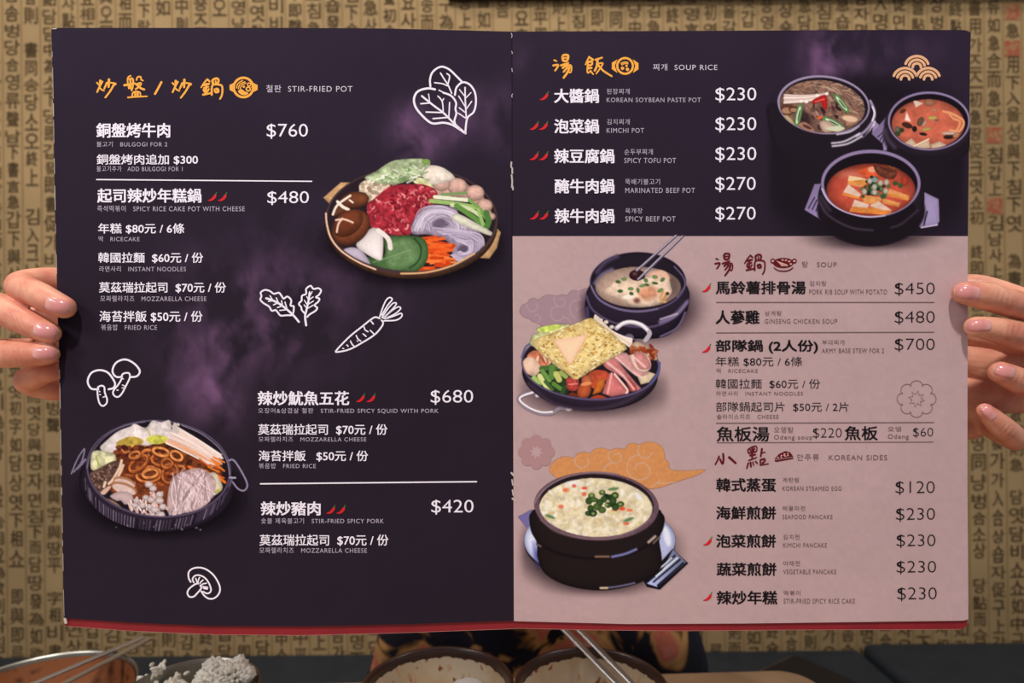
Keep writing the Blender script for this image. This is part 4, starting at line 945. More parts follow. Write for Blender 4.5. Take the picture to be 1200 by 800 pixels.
s = Strokes(830, 288, 10.435); s.disc(918, 208, 125, 62); s.circ(790, 185, 24, 24, 1.3); s.circ(1052, 185, 24, 24, 1.3); s.disc(790, 185, 13, 13, 1, .00001); s.disc(1052, 185, 13, 13, 1, .00001)
s.fill([(795, 255), (850, 292), (918, 302), (985, 292), (1045, 255), (1020, 290), (960, 314), (880, 314), (820, 290)], smooth=2)
for k in range(6): s.line([(840 + 22 * k, 185 + 8 * k), (870 + 20 * k, 210 + 6 * k), (900 + 12 * k, 245)], .8, 1, off=.00001)
for c in ((910, 172), (950, 175), (990, 190), (1010, 222)): s.disc(c[0], c[1], 15, 9, 1, .00001)
s.done('pot_emblem', PR, ['maroon', 'cream'], 'maroon bowl emblem')
s = Strokes(830, 518, 10.9); brush(s, XIAO, 2.5); brush(s, DIAN, 2.0); s.done('heading_lettering', PR, ['maroon'], 'maroon brush-lettered heading')
s = Strokes(830, 518, 10.9); s.fill([(845, 217), (900, 152), (985, 112), (1045, 128), (1086, 182)], smooth=0); s.fill([(843, 230), (1088, 192), (1084, 212), (860, 252)], smooth=0); 
for c in ((890, 195), (935, 170), (930, 190), (975, 150), (970, 165), (1015, 145), (1018, 168), (985, 178)): s.disc(c[0], c[1], 11, 8, 1, .00001)
s.done('pot_emblem', PR, ['maroon', 'cream'], 'maroon pancake emblem')

# white line drawings
s = Strokes(470, 65, 8)
for p, w in (([(275, 290), (272, 220), (300, 150), (375, 105), (450, 130), (510, 185), (575, 250)], 2.2), ([(370, 165), (410, 230), (440, 275), (475, 355)], 1.6), ([(430, 170), (455, 195), (440, 265)], 1.6), ([(315, 255), (390, 265), (435, 285)], 1.5),
             ([(318, 318), (250, 308), (160, 335), (122, 400), (135, 480), (200, 565), (290, 635), (400, 630), (490, 655), (605, 730)], 2.5), ([(355, 325), (385, 340)], 1.4), ([(395, 348), (470, 378), (515, 440), (510, 500), (518, 545), (500, 610), (508, 640)], 2.2),
             ([(195, 380), (300, 465), (400, 540), (500, 640), (600, 725)], 2.2), ([(185, 452), (265, 445)], 1.7), ([(258, 360), (268, 435)], 1.2), ([(235, 530), (390, 535)], 1.7), ([(300, 592), (440, 580)], 1.7), ([(345, 380), (385, 430), (395, 520)], 1.5), ([(400, 405), (385, 430)], 1.4), ([(455, 440), (448, 580)], 1.5),
             ([(505, 370), (520, 300), (575, 252), (640, 270), (690, 340), (702, 440), (680, 530), (620, 590), (602, 730)], 2.2), ([(600, 300), (602, 420), (612, 590)], 1.7), ([(548, 320), (600, 385)], 1.3), ([(655, 348), (610, 395)], 1.3), ([(540, 380), (605, 485)], 1.4), ([(662, 430), (612, 500)], 1.4), ([(545, 490), (610, 540)], 1.4), ([(535, 540), (610, 590)], 1.4)):
    s.line(p, w, 0)
s.done('vegetable_drawing', PL, ['white'], 'white outline drawing of three leaves')
s = Strokes(295, 325, 12.31)
for p, w in (([(585, 545), (500, 545), (420, 550), (380, 510), (345, 470), (290, 480), (250, 420), (170, 370), (125, 320), (140, 270), (130, 215), (190, 180), (260, 195), (320, 235), (390, 220), (430, 265), (460, 305), (510, 275), (560, 310), (570, 350), (560, 405), (605, 415), (605, 470), (600, 510)], 2),
             ([(210, 300), (300, 330), (400, 380), (500, 455), (600, 545), (680, 640)], 2.4), ([(265, 265), (300, 325)], 1.4), ([(355, 295), (385, 365)], 1.4), ([(430, 335), (445, 410)], 1.4), ([(480, 355), (505, 440)], 1.4), ([(240, 345), (300, 335)], 1.3), ([(315, 395), (370, 370)], 1.4), ([(370, 435), (440, 410)], 1.4), ([(405, 475), (500, 465)], 1.4),
             ([(765, 520), (720, 465), (715, 430), (680, 380), (720, 330), (725, 265), (785, 235), (785, 165), (850, 120), (890, 165), (960, 155), (1000, 190), (970, 250), (925, 285), (975, 305), (960, 350), (905, 400), (945, 435), (920, 480), (840, 530), (800, 570)], 2),
             ([(835, 225), (820, 330), (790, 470), (770, 560), (785, 690)], 2.4), ([(835, 205), (840, 240)], 1.3), ([(870, 205), (840, 265)], 1.3), ([(885, 280), (830, 320)], 1.3), ([(890, 340), (815, 385)], 1.3), ([(885, 400), (800, 450)], 1.3), ([(760, 330), (800, 395)], 1.2), ([(755, 395), (790, 440)], 1.2), ([(795, 275), (815, 320)], 1.2)):
    s.line(p, w, 0)
s.done('vegetable_drawing', PL, ['white'], 'white outline drawing of two lobed leaves')
s = Strokes(385, 340, 10)
for p, w in (([(600, 330), (545, 315), (480, 355), (400, 420), (250, 540), (95, 700), (110, 722), (250, 690), (400, 610), (540, 520), (620, 430), (640, 380), (620, 350)], 1.9), ([(600, 310), (640, 190), (680, 110), (720, 85), (745, 110), (690, 180), (625, 290)], 1.7),
             ([(625, 320), (700, 210), (760, 150), (795, 160), (730, 240), (640, 325)], 1.6), ([(645, 330), (740, 240), (815, 195), (845, 215), (780, 275), (660, 335)], 1.6), ([(665, 335), (770, 300), (850, 270), (855, 310), (790, 350), (650, 358)], 1.7),
             ([(415, 430), (430, 465), (462, 485)], 1.5), ([(490, 470), (535, 515)], 1.5), ([(500, 365), (525, 395)], 1.6), ([(405, 510), (440, 540)], 1.5), ([(325, 530), (345, 570), (378, 595)], 1.5), ([(258, 595), (275, 630), (300, 655)], 1.5), ([(215, 640), (230, 655)], 1.5), ([(165, 680), (178, 682)], 1.3), ([(335, 592), (345, 598)], 1.2)):
    s.line(p, w, 0)
s.done('vegetable_drawing', PL, ['white'], 'white outline drawing of a carrot')
s = Strokes(90, 415, 11.43)
for p, w in (([(275, 468), (200, 462), (155, 405), (150, 330), (200, 245), (300, 212), (400, 235), (465, 300), (512, 390), (490, 450), (425, 468)], 2.2), ([(290, 470), (285, 440), (330, 420), (368, 440), (375, 510), (405, 600), (395, 660), (350, 692), (310, 665), (285, 590), (275, 480)], 1.9),
             ([(605, 300), (540, 305), (490, 265), (480, 200), (520, 120), (600, 75), (680, 75), (770, 125), (835, 200), (840, 250), (800, 295), (720, 305)], 2.2), ([(600, 310), (610, 270), (650, 250), (700, 255), (710, 310), (670, 400), (600, 530), (545, 572), (495, 545), (490, 490), (560, 400), (605, 320)], 1.9),
             ([(350, 575), (390, 562)], 1.2), ([(610, 410), (640, 425)], 1.2), ([(605, 450), (625, 450)], 1.1), ([(540, 480), (550, 480)], 1.6), ([(300, 495), (310, 500)], 1.2), ([(305, 540), (318, 540)], 1.2), ([(615, 325), (625, 330)], 1.2)):
    s.line(p, w, 0)
s.done('vegetable_drawing', PL, ['white'], 'white outline drawing of two mushrooms')
s = Strokes(205, 655, 13.33)
for p, w in (([(245, 355), (215, 290), (215, 205), (270, 150), (370, 130), (480, 155), (590, 235), (670, 350), (705, 460), (680, 550), (610, 610), (530, 615), (460, 570), (410, 500)], 1.9), ([(295, 365), (275, 310), (310, 260), (380, 250), (460, 285), (520, 355), (560, 450), (555, 510), (500, 535), (440, 505)], 1.8),
             ([(345, 380), (300, 400), (220, 465), (195, 530), (225, 585), (290, 585), (340, 540), (400, 470), (415, 440), (395, 415)], 1.9), ([(325, 300), (350, 370)], 1.5), ([(385, 285), (365, 330), (362, 385)], 1.5), ([(440, 325), (400, 360), (392, 385)], 1.5), ([(490, 375), (440, 385), (415, 405)], 1.5), ([(440, 430), (510, 440)], 1.8), ([(450, 455), (505, 465)], 1.8)):
    s.line(p, w, 0)
s.done('vegetable_drawing', PL, ['white'], 'white outline drawing of one mushroom')
# fans, clouds, flowers
s = Strokes(1035, 55, 15)
for cx, cy, bot in ((592, 355, 320), (385, 565, 520), (790, 565, 520)):
    for r, e in ((208, 8), (140, 4), (72, -6)): s.circ(cx, cy, r, r * .93, 3.1, a0=180 + e + (10 if r > 100 else 2), a1=360 - e - (10 if r > 100 else 2))
s.done('wave_motif', PR, ['peach'], 'three peach wave fans')
def star(cx, cy, r0, r1, n=8): return [(cx + (r0 if k % 2 else r1) * math.cos(math.pi * (k + .0) / n + math.pi / n * 1.5), cy + (r0 if k % 2 else r1) * math.sin(math.pi * k / n + math.pi / n * 1.5)) for k in range(2 * n)]
s = Strokes(600, 500, 13.33); s.disc(380, 392, 190, 180)
for k in range(8): s.disc(380 + 196 * math.cos(k * math.pi / 4), 392 + 178 * math.sin(k * math.pi / 4), 92, 92, off=.000002 * (k + 1))
s.fill(star(380, 392, 108, 58), 1, 0, .00002); s.done('flower_motif', PR, ['petal', 'rose'], 'filled mauve flower')
s = Strokes(1035, 435, 13.33)
for k in range(8):
    a = k * 45; s.circ(522 + 205 * math.cos(math.radians(a)), 430 + 190 * math.sin(math.radians(a)), 100, 96, .9, a0=a - 83, a1=a + 83)
s.line(star(522, 430, 130, 70), .9, 0, 0, True); s.done('flower_motif', PR, ['outline'], 'thin outlined flower')

# lettering: text, x0, x1, y0, y1
NAME, NOTE, PRICE, OPT = 'dish_name_lettering', 'caption_lettering', 'price_lettering', 'extra_lettering'
LT = [(NAME, '銅盤烤牛肉', 112.8, 199.5, 144, 161.3), (PRICE, '$760', 312.5, 360.8, 145, 162.5), (NOTE, '불고기   BULGOGI FOR 2', 113.3, 196, 165.7, 172), (OPT, '銅盤烤肉追加 $300', 113.3, 232, 180.7, 193.2), (NOTE, '불고기추가   ADD BULGOGI FOR 1', 113.3, 213.9, 194.3, 201),
      (NAME, '起司辣炒年糕鍋', 113.9, 236, 220.7, 237.5), (PRICE, '$480', 313.3, 362, 223.9, 240.2), (NOTE, '즉석떡볶이   SPICY RICE CAKE POT WITH CHEESE', 114, 286.7, 240.7, 248),
      (OPT, '年糕 $80元 / 6條', 115, 216, 261.5, 274), (NOTE, '떡   RICECAKE', 115.5, 163.5, 276.7, 283), (OPT, '韓國拉麵  $60元 / 份', 115, 238, 295.6, 308.3), (NOTE, '라면사리   INSTANT NOODLES', 116.5, 217.9, 311.6, 318.3),
      (OPT, '莫茲瑞拉起司  $70元 / 份', 116, 264.8, 330.3, 343.3), (NOTE, '모짜렐라치즈   MOZZARELLA CHEESE', 117.6, 241.9, 346.3, 353.2), (OPT, '海苔拌飯 $50元 / 份', 116.5, 237.3, 364, 377.5), (NOTE, '볶음밥   FRIED RICE', 118.4, 184, 379.9, 386.8),
      (NAME, '辣炒魷魚五花', 302, 409.3, 458, 474.8), (PRICE, '$680', 504.7, 554.5, 456.7, 474), (NOTE, '오징어&삼겹살 철판   STIR-FRIED SPICY SQUID WITH PORK', 302.5, 513.8, 477.9, 484.5), (OPT, '莫茲瑞拉起司  $70元 / 份', 302.5, 454, 496.6, 509.8), (NOTE, '모짜렐라치즈   MOZZARELLA CHEESE', 303, 429.3, 511.4, 517.5),
      (OPT, '海苔拌飯   $50元 / 份', 303, 431.3, 527.6, 540.6), (NOTE, '볶음밥   FRIED RICE', 303.4, 370.2, 542.5, 548.8), (NAME, '辣炒豬肉', 305.6, 375.7, 587.3, 603.8), (PRICE, '$420', 505.5, 555, 585.4, 602.7), (NOTE, '숯불 제육불고기   STIR-FRIED SPICY PORK', 306, 449.7, 606.8, 613.4),
      (OPT, '莫茲瑞拉起司  $70元 / 份', 304.2, 455.2, 626, 639.6), (NOTE, '모짜렐라치즈   MOZZARELLA CHEESE', 304, 430, 641.2, 648), (NOTE, '철판  STIR-FRIED POT', 312, 413, 99.5, 108)]
RT = [(NOTE, '찌개  SOUP RICE', 765.3, 840.6, 74.7, 82.6), (NAME, '大醬鍋', 649.4, 701.9, 103.8, 120.6), (NOTE, '된장찌개', 711, 737.8, 103.8, 110.3), (NOTE, 'KOREAN SOYBEAN PASTE POT', 711, 821.3, 114.4, 119.7), (PRICE, '$230', 838.4, 886.3, 102.5, 120),
      (NAME, '泡菜鍋', 649.4, 701.9, 139.4, 156.3), (NOTE, '김치찌개', 711.3, 737.8, 139.4, 146), (NOTE, 'KIMCHI POT', 711, 754.7, 150, 155.6), (PRICE, '$230', 838.4, 886.3, 137.2, 155), (NAME, '辣豆腐鍋', 649.4, 720, 174.4, 191.3), (NOTE, '순두부찌개', 731.6, 765, 174.4, 181.3), (NOTE, 'SPICY TOFU POT', 731.6, 792.2, 185, 191), (PRICE, '$230', 838.4, 886.3, 172.2, 190),
      (NAME, '醃牛肉鍋', 650, 720, 209.4, 226.6), (NOTE, '뚝배기불고기', 732.8, 773.4, 209.4, 216.3), (NOTE, 'MARINATED BEEF POT', 732.8, 814.4, 220, 226), (PRICE, '$270', 838.4, 885.6, 207.2, 225), (NAME, '辣牛肉鍋', 650, 720, 244.4, 261.3), (NOTE, '육개장', 732.8, 752.8, 243.8, 250), (NOTE, 'SPICY BEEF POT', 732.8, 791.6, 253.4, 259.4), (PRICE, '$270', 838.4, 885.6, 242.2, 259.7)]
BT = [(NOTE, '탕   SOUP', 940, 980.5, 306, 313.3), (NAME, '馬鈴薯排骨湯', 838.6, 944.5, 329, 344.5), (NOTE, '감자탕', 949, 968.5, 329, 335), (NOTE, 'PORK RIB SOUP WITH POTATO', 948.4, 1039.6, 339, 344.8), (PRICE, '$450', 1048.6, 1095.4, 331, 346.6), (NAME, '人蔘雞', 838.6, 890.2, 363.4, 379.6), (NOTE, '삼계탕', 896.2, 916, 364, 369.7), (NOTE, 'GINSENG CHICKEN SOUP', 896.2, 981.4, 373.6, 379), (PRICE, '$480', 1048.6, 1095.4, 364.3, 380.2),
      (NAME, '部隊鍋 (2人份)', 838.6, 958.6, 397.9, 414), (NOTE, '부대찌개', 963.4, 989.5, 398, 404), (NOTE, 'ARMY BASE STEW FOR 2', 963, 1036, 408, 413.5), (PRICE, '$700', 1048.6, 1095.4, 396.4, 412), (OPT, '年糕 $80元 / 6條', 838.6, 940, 417.7, 429.4), (NOTE, '떡   RICECAKE', 839.5, 888, 431.5, 437), (OPT, '韓國拉麵  $60元 / 份', 838.6, 961, 443.8, 455.5), (NOTE, '라면사리   INSTANT NOODLES', 839.5, 941, 458, 463.6),
      (OPT, '部隊鍋起司片  $50元 / 2片', 839, 994.6, 470.8, 482.5), (NOTE, '슬라이스치즈   CHEESE', 840, 912.4, 485, 491), ('dish_name_lettering', '魚板湯', 839.8, 901.6, 499.6, 517), (NOTE, '오뎅탕', 907, 929.8, 500, 507), (NOTE, 'Odeng soup', 907, 952, 509.5, 516.2), (PRICE, '$220', 952.6, 986.5, 501.4, 514.2), (NAME, '魚板', 989.8, 1028.8, 499, 515.6), (NOTE, '오뎅', 1040.5, 1056, 499.6, 505.6), (NOTE, 'Odeng', 1040.5, 1065, 508.6, 515.5), (PRICE, '$60', 1070, 1093.6, 501, 512.7),
      (NOTE, '안주류   KOREAN SIDES', 934, 1039.6, 531.8, 539.6), (NAME, '韓式蒸蛋', 839.2, 909.4, 560, 576), (NOTE, '계란찜', 917, 936, 559.4, 565), (NOTE, 'KOREAN STEAMED EGG', 917, 986, 569.6, 574.7), (PRICE, '$120', 1049.5, 1095.4, 563.6, 579.7), (NAME, '海鮮煎餅', 839.2, 909.4, 593, 608.6), (NOTE, '해물파전', 917, 943.6, 592.7, 598.4), (NOTE, 'SEAFOOD PANCAKE', 917, 975.7, 603, 608), (PRICE, '$230', 1050, 1095.7, 595, 611),
      (NAME, '泡菜煎餅', 839.2, 909.4, 626, 641.6), (NOTE, '김치전', 917.8, 937, 626, 632), (NOTE, 'KIMCHI PANCAKE', 917.8, 969, 636, 641.3), (PRICE, '$230', 1050.7, 1096.3, 626, 641.8), (NAME, '蔬菜煎餅', 839.8, 910, 659, 674.6), (NOTE, '야채전', 917.8, 937.3, 657, 663), (NOTE, 'VEGETABLE PANCAKE', 917.8, 980, 667, 672.5), (PRICE, '$230', 1050.7, 1097, 657, 672.7), (NAME, '辣炒年糕', 839.8, 911, 692, 708), (NOTE, '떡볶이', 918.4, 938, 691.7, 697.7), (NOTE, 'STIR-FRIED SPICY RICE CAKE', 918.4, 1002, 701.3, 707), (PRICE, '$230', 1051.6, 1097.8, 688, 704.2)]
for L_, pg, main, note in ((LT, PL, 'white', 'grey'), (RT, PR, 'white', 'grey'), (BT, PR, 'black', 'brown')):
    for nm, tx, x0, x1, y0, y1 in L_:
        off = -.016 if nm == PRICE and main == 'black' else -.004 if nm == PRICE else -.006 if nm == OPT and main == 'black' else 0.
        b = {NAME: .42, PRICE: 0., OPT: .16 if main == 'white' else .05, NOTE: .0}[nm]
        if tx.startswith('魚板'): b = .3
        big = tx in ('철판  STIR-FRIED POT', '찌개  SOUP RICE')
        print_text(nm, pg, tx, x0, x1, y0, y1, 'dim' if big else note if nm == NOTE else main, 0. if big else b, None, off)
def rule(pg, ink, a, b, w_):
    s = Strokes(); s.line([a, b], w_, 0, smooth=16); s.done('divider_line', pg, [ink])
rule(PL, 'white', (113.3, 210.3), (365.3, 212.4), 1.4); rule(PL, 'white', (305.3, 566.7), (558.3, 564.2), 1.6)
for a, b, w_ in (((839.5, 354.1), (1094.5, 354.1), 1.0), ((839.5, 389.8), (1094.5, 389), 1.0), ((839.5, 495.7), (1094.5, 494.8), 1.0), ((840.4, 518.5), (1093.6, 517.7), .8)): rule(PR, 'brown', a, b, w_)
for pg, lst in ((PL, [(243.3, 225.7), (255.3, 225.7), (417, 461.2), (429.3, 461.2), (382.3, 592), (394.1, 592)]),
                (PR, [(632.2, 107.5), (620.6, 142.3), (631.6, 142.3), (620.6, 177.8), (631.8, 177.8), (620.8, 247.4), (632, 247.4), (822.4, 332.2), (822.4, 403.2), (823.8, 629.2), (823.8, 694)])):
    for x, y in lst:
        s = Strokes(x, y, 1)
        s.fill([(0, 9.2), (3.2, 7.6), (6, 5), (7.6, 2.6), (9.4, 1.8), (10.2, 3), (9.8, 5.4), (7.4, 8.2), (4, 9.8)], smooth=3); s.line([(9.4, 2.4), (9.7, 1.2), (10.4, 0)], 1.2, 1, off=.00001)
        s.done('chili_mark', pg, ['chili', 'stem'])
# worn edges and spine
R = random.Random(8)
for grp in (((39, 44, -.5), (60, 63, 0), (80, 84, .3), (110, 114, 0)), ((190, 196, -1), (197, 203, .2), (205, 219, -.3), (218, 222, 1))):
    s = Strokes()
    for y0, y1, xo in grp:
        s.line([(xS(y0) + xo + R.uniform(-.6, .6), y0), (xS(y0) + xo + R.uniform(-.6, .6), (y0 + y1) / 2), (xS(y1) + xo, y1)], 1.9 if y0 > 180 else .8, 0)
    s.done('worn_spot', PR, ['worn'], 'whitish wear along the fold')
s = Strokes()
for a, b, w_ in (((599.4, 554), (602.2, 557), 2.4), ((600, 562), (601, 568), 1.6), ((600.5, 574), (601.5, 580), 1.6), ((600.6, 584), (604.5, 587), 2.2)): s.line([a, b], w_, 0)
s.done('worn_spot', PR, ['worn'], 'whitish wear along the fold')
s = Strokes()
y = 60
while y < 715:
    l = R.uniform(6, 40); s.line([(float(xL(y)) + .35, y), (float(xL(y + l)) + .35, min(y + l, 722))], R.uniform(.3, .8), 0, smooth=4); y += l + R.uniform(3, 26)
s.line([(62, 33.6), (66, 33.4)], 1.2, 0); s.done('worn_edge', PL, ['worn'], 'pale scuffed outer edge')
s = Strokes(z=-.0013); s.line([(q, float(yR2(q)) - .3) for q in np.linspace(78, 1126, 90)], .45, 0, smooth=0)
s.done('worn_edge', cov, ['scuff'], 'pale scuffed lower edge')
s = Strokes(); s.fill([(74.5, 723.5), (77.5, 724.2), (79, 730), (76, 731), (74.8, 728)], smooth=0); s.done('worn_corner', PL, ['worn'], 'pale worn lower corner')
bpy.data.objects.remove(_to)
# ------------------------------------------------------------------ the person who holds the menu up
def skin_mat():
    m = bpy.data.materials.new('skin'); t, b = nt(m)
    tc = t.nodes.new('ShaderNodeTexCoord'); n = t.nodes.new('ShaderNodeTexNoise'); n.inputs['Scale'].default_value = 55; n.inputs['Detail'].default_value = 4
    r = t.nodes.new('ShaderNodeValToRGB'); r.color_ramp.elements[0].position = .35; r.color_ramp.elements[1].position = .7
    r.color_ramp.elements[0].color = lin((200, 122, 100)); r.color_ramp.elements[1].color = lin((226, 164, 136))
    t.links.new(tc.outputs['Object'], n.inputs['Vector']); t.links.new(n.outputs['Fac'], r.inputs['Fac']); t.links.new(r.outputs['Color'], b.inputs['Base Color'])
    b.inputs['Roughness'].default_value = .42; b.inputs['Specular IOR Level'].default_value = .35
    b.inputs['Subsurface Weight'].default_value = .06; b.inputs['Subsurface Radius'].default_value = (1, .35, .2); b.inputs['Subsurface Scale'].default_value = .004
    v = t.nodes.new('ShaderNodeTexVoronoi'); v.inputs['Scale'].default_value = 1300; t.links.new(tc.outputs['Object'], v.inputs['Vector'])
    bp = t.nodes.new('ShaderNodeBump'); bp.inputs['Strength'].default_value = .25; bp.inputs['Distance'].default_value = .0003
    t.links.new(v.outputs['Distance'], bp.inputs['Height']); t.links.new(bp.outputs['Normal'], b.inputs['Normal'])
    return m
M_skin = skin_mat()
def px_tube(path, sub=8):
    return tube([P(u, v, d) for u, v, d, r in path], [r * d / F for u, v, d, r in path], 22, sub)
# each finger from its knuckle behind the menu, out past the frame edge and back round to the tip: (u, v, depth, radius in px)
HAND_A = dict(
    index=[(112, 348, .474, 17), (72, 331, .462, 17), (25, 334, .438, 16.5), (48, 347, .4185, 15.6), (62, 354, .4125, 14.6), (75, 360, .4105, 13.2)],
    middle=[(98, 378, .478, 16), (30, 366, .470, 16), (-34, 352, .447, 17), (0, 363, .4255, 16.6), (30, 377, .4165, 15.4), (45, 384, .4135, 14.6), (58, 390, .4115, 12.6)],
    ring=[(98, 408, .478, 16), (30, 412, .470, 16), (-36, 414, .447, 16.5), (0, 414.5, .4255, 16.4), (28, 415, .4165, 15.4), (44, 415, .4135, 14.4), (56, 414.5, .412, 12.6)],
    little=[(112, 440, .478, 16), (72, 454, .468, 15), (34, 447, .452, 15), (48, 438, .440, 13.5), (62, 434, .434, 12)],
    thumb=[(205, 408, .50, 16), (150, 375, .468, 17), (112, 362, .440, 14.5), (90, 360, .4325, 13)],
    palm=[[(230, 425, .525, 17), (170, 385, .50, 22), (112, 350, .476, 18)], [(232, 435, .525, 18), (165, 405, .50, 23), (98, 380, .478, 18)], [(232, 447, .525, 18), (165, 425, .50, 23), (98, 408, .478, 18)], [(230, 457, .525, 17), (170, 445, .50, 21), (112, 440, .478, 17)]],
    arm=[(230, 441, .525, 33), (236, 470, .545, 35)],
    creases=[(46, 343, 62, 9, 1.2, .3), (41, 341, 62, 9, 1.0, .25), (51, 345.5, 62, 8, .9, .2), (22, 332, 85, 12, 1.6, .3), (28, 333, 80, 12, 1.2, .25), (24, 374, 68, 11, 1.3, .35), (18, 371.5, 68, 11, 1.1, .3), (12, 369, 68, 11, 1.1, .25), (30, 377, 68, 9, .9, .2), (20, 415, 88, 12, 1.3, .35), (14, 415, 88, 12, 1.1, .3), (26, 415, 88, 10, 1, .2), (8, 415, 88, 11, 1, .2)])
HAND_B = dict(
    index=[(1102, 352, .476, 17), (1142, 336, .464, 15), (1218, 362, .444, 16.5), (1190, 357, .4255, 16.8), (1162, 349, .4165, 16.4), (1146, 345.5, .413, 15.2), (1130, 343, .411, 13)],
    middle=[(1108, 385, .479, 16), (1172, 396, .473, 20), (1228, 400, .447, 16.5), (1200, 395, .4275, 16.8), (1176, 389, .418, 16), (1160, 385, .4145, 14.2), (1143, 382.5, .4125, 12)],
    ring=[(1108, 420, .479, 16), (1172, 440, .474, 20), (1232, 456, .452, 15.8), (1206, 451, .434, 16.2), (1188, 443, .4245, 14.8), (1172, 436, .420, 13)],
    little=[(1112, 462, .479, 15.5), (1156, 492, .472, 17), (1188, 513, .446, 14.5), (1176, 502, .432, 13.8), (1164, 491, .427, 12), (1154.5, 482, .425, 9.6)],
    thumb=[(990, 420, .50, 16), (1050, 385, .470, 17), (1090, 362, .440, 14.5), (1112, 356, .4325, 13)],
    palm=[[(970, 425, .525, 17), (1035, 388, .50, 22), (1102, 353, .478, 18)], [(968, 435, .525, 18), (1038, 408, .50, 23), (1108, 387, .48, 18)], [(968, 447, .525, 18), (1038, 430, .50, 23), (1112, 422, .48, 19)], [(970, 457, .525, 17), (1035, 455, .50, 22), (1118, 470, .48, 19)], [(1000, 470, .51, 20), (1080, 490, .488, 22), (1136, 498, .48, 17)], [(1100, 455, .482, 20), (1150, 462, .478, 22), (1205, 466, .474, 18)], [(1100, 420, .482, 20), (1150, 425, .478, 22), (1205, 428, .474, 18)]],
    arm=[(970, 441, .525, 33), (964, 470, .545, 35)],
    creases=[(1169, 352, 105, 13, 1.3, .35), (1175, 354, 105, 13, 1.2, .35), (1181, 356, 105, 13, 1.1, .3), (1163, 350, 105, 11, .9, .2), (1187, 358, 105, 12, 1, .2), (1182, 389, 100, 12, 1.3, .35), (1188, 391, 100, 12, 1.2, .35), (1194, 393, 100, 12, 1, .25), (1176, 387, 100, 10, .9, .2), (1199, 448, 110, 11, 1.2, .3), (1193, 446, 110, 10, 1, .25), (1180, 505, 130, 10, 1.2, .35), (1176, 501, 130, 9, 1, .3), (1184, 509, 130, 10, 1, .25)])
def creased(mesh, creases):
    """sink fine skin folds across the fingers: (u, v, angle of the fold, half length in px, width in px, depth in mm)"""
    V = np.array(mesh[0]); rel = V - np.array(CAM); d = rel[:, 1]
    u = 600 + F * (rel @ RXn) / d; v = 400 - F * (rel @ UPn) / d
    me = bpy.data.meshes.new('tmp'); me.from_pydata(V.tolist(), [], mesh[1]); N = np.zeros(len(V) * 3); me.vertices.foreach_get('normal', N); bpy.data.meshes.remove(me); N = N.reshape(-1, 3)
    k = np.zeros(len(V)); front = np.clip(-N[:, 1] * 2, 0, 1)
    for cu, cv, ang, hl, w, dep in creases:
        ca, sa = math.cos(math.radians(ang)), math.sin(math.radians(ang)); a = (u - cu) * ca + (v - cv) * sa; b = -(u - cu) * sa + (v - cv) * ca + .0025 * a * a * math.copysign(1, dep)
        k += abs(dep) * .0006 * np.exp(-(b / w) ** 2) * np.exp(-(a / hl) ** 4) * front * (d < .45)
    k += .00012 * (fbm(u, v, 9, 3, 3) - .5) * 2 * front
    return (V - N * k[:, None]).tolist(), mesh[1]
def hand(h):
    parts = [px_tube(h[k]) for k in ('index', 'middle', 'ring', 'little', 'thumb')] + [px_tube(p) for p in h['palm']]
    parts.append(px_tube(h['arm']))
    return creased(remeshed(parts, .00065, 8), h['creases'])
hand_a, hand_b = hand(HAND_A), hand(HAND_B)
WA, WB = P(236, 470, .545), P(964, 470, .545)
EA, EB = Vector((-.315, .69, .915)), Vector((.325, .69, .905))
SA, SB = Vector((-.155, .85, 1.05)), Vector((.195, .85, 1.05))
def limb_body():
    t = []
    t.append(tube([(.02, 1.0, .555), (.02, .985, .66), (.02, .955, .78), (.02, .90, .92), (.02, .872, 1.03)], [.135, .125, .115, .125, .10], 28))
    t.append(tube([(-.09, .99, .555), (.13, .99, .555)], [.125, .125], 24))
    t.append(tube([SA, (.02, .868, 1.055), SB], [.055, .075, .055], 20))
    t.append(tube([(.02, .865, 1.05), (.02, .845, 1.13), (.02, .83, 1.19)], [.06, .052, .056], 20))
    t.append(tube([(.02, .845, 1.215), (.02, .84, 1.27), (.02, .845, 1.315)], [.066, .078, .07], 24)); t.append(tube([(.02, .795, 1.20), (.02, .79, 1.235)], [.04, .05], 18))
    t.append(tube([(.02, .757, 1.275), (.02, .744, 1.245)], [.008, .012], 12)); t.append(tube([(-.06, .84, 1.265), (-.062, .845, 1.235)], [.012, .01], 10)); t.append(tube([(.10, .84, 1.265), (.102, .845, 1.235)], [.012, .01], 10))
    t.append(tube([(.0, .757, 1.21), (.02, .752, 1.209), (.04, .757, 1.21)], [.005, .007, .005], 10))
    for S, E, W_ in ((SA, EA, WA), (SB, EB, WB)):
        t.append(tube([S, (S + E) / 2, E], [.048, .043, .037], 20)); t.append(tube([E, E.lerp(W_, .35), W_], [.037, .036, .0255], 20))
    for sx in (-1, 1):
        t.append(tube([(.02 + sx * .09, .97, .54), (.02 + sx * .10, .78, .55), (.02 + sx * .10, .60, .53)], [.09, .078, .06], 22))
        t.append(tube([(.02 + sx * .10, .60, .53), (.02 + sx * .10, .64, .32), (.02 + sx * .10, .64, .09)], [.058, .052, .036], 20)); t.append(tube([(.02 + sx * .10, .66, .04), (.02 + sx * .105, .56, .026), (.02 + sx * .11, .46, .022)], [.036, .028, .021], 18))
    return remeshed(t, .006, 4)
body_rest = limb_body()
person = thing('person', (.02, .95, 0), 'person in dark flower-patterned dress sitting behind the menu, holding up both its edges', 'person')
body = mk('body', *merge([hand_a, hand_b, body_rest]), M_skin, person, smooth=True)

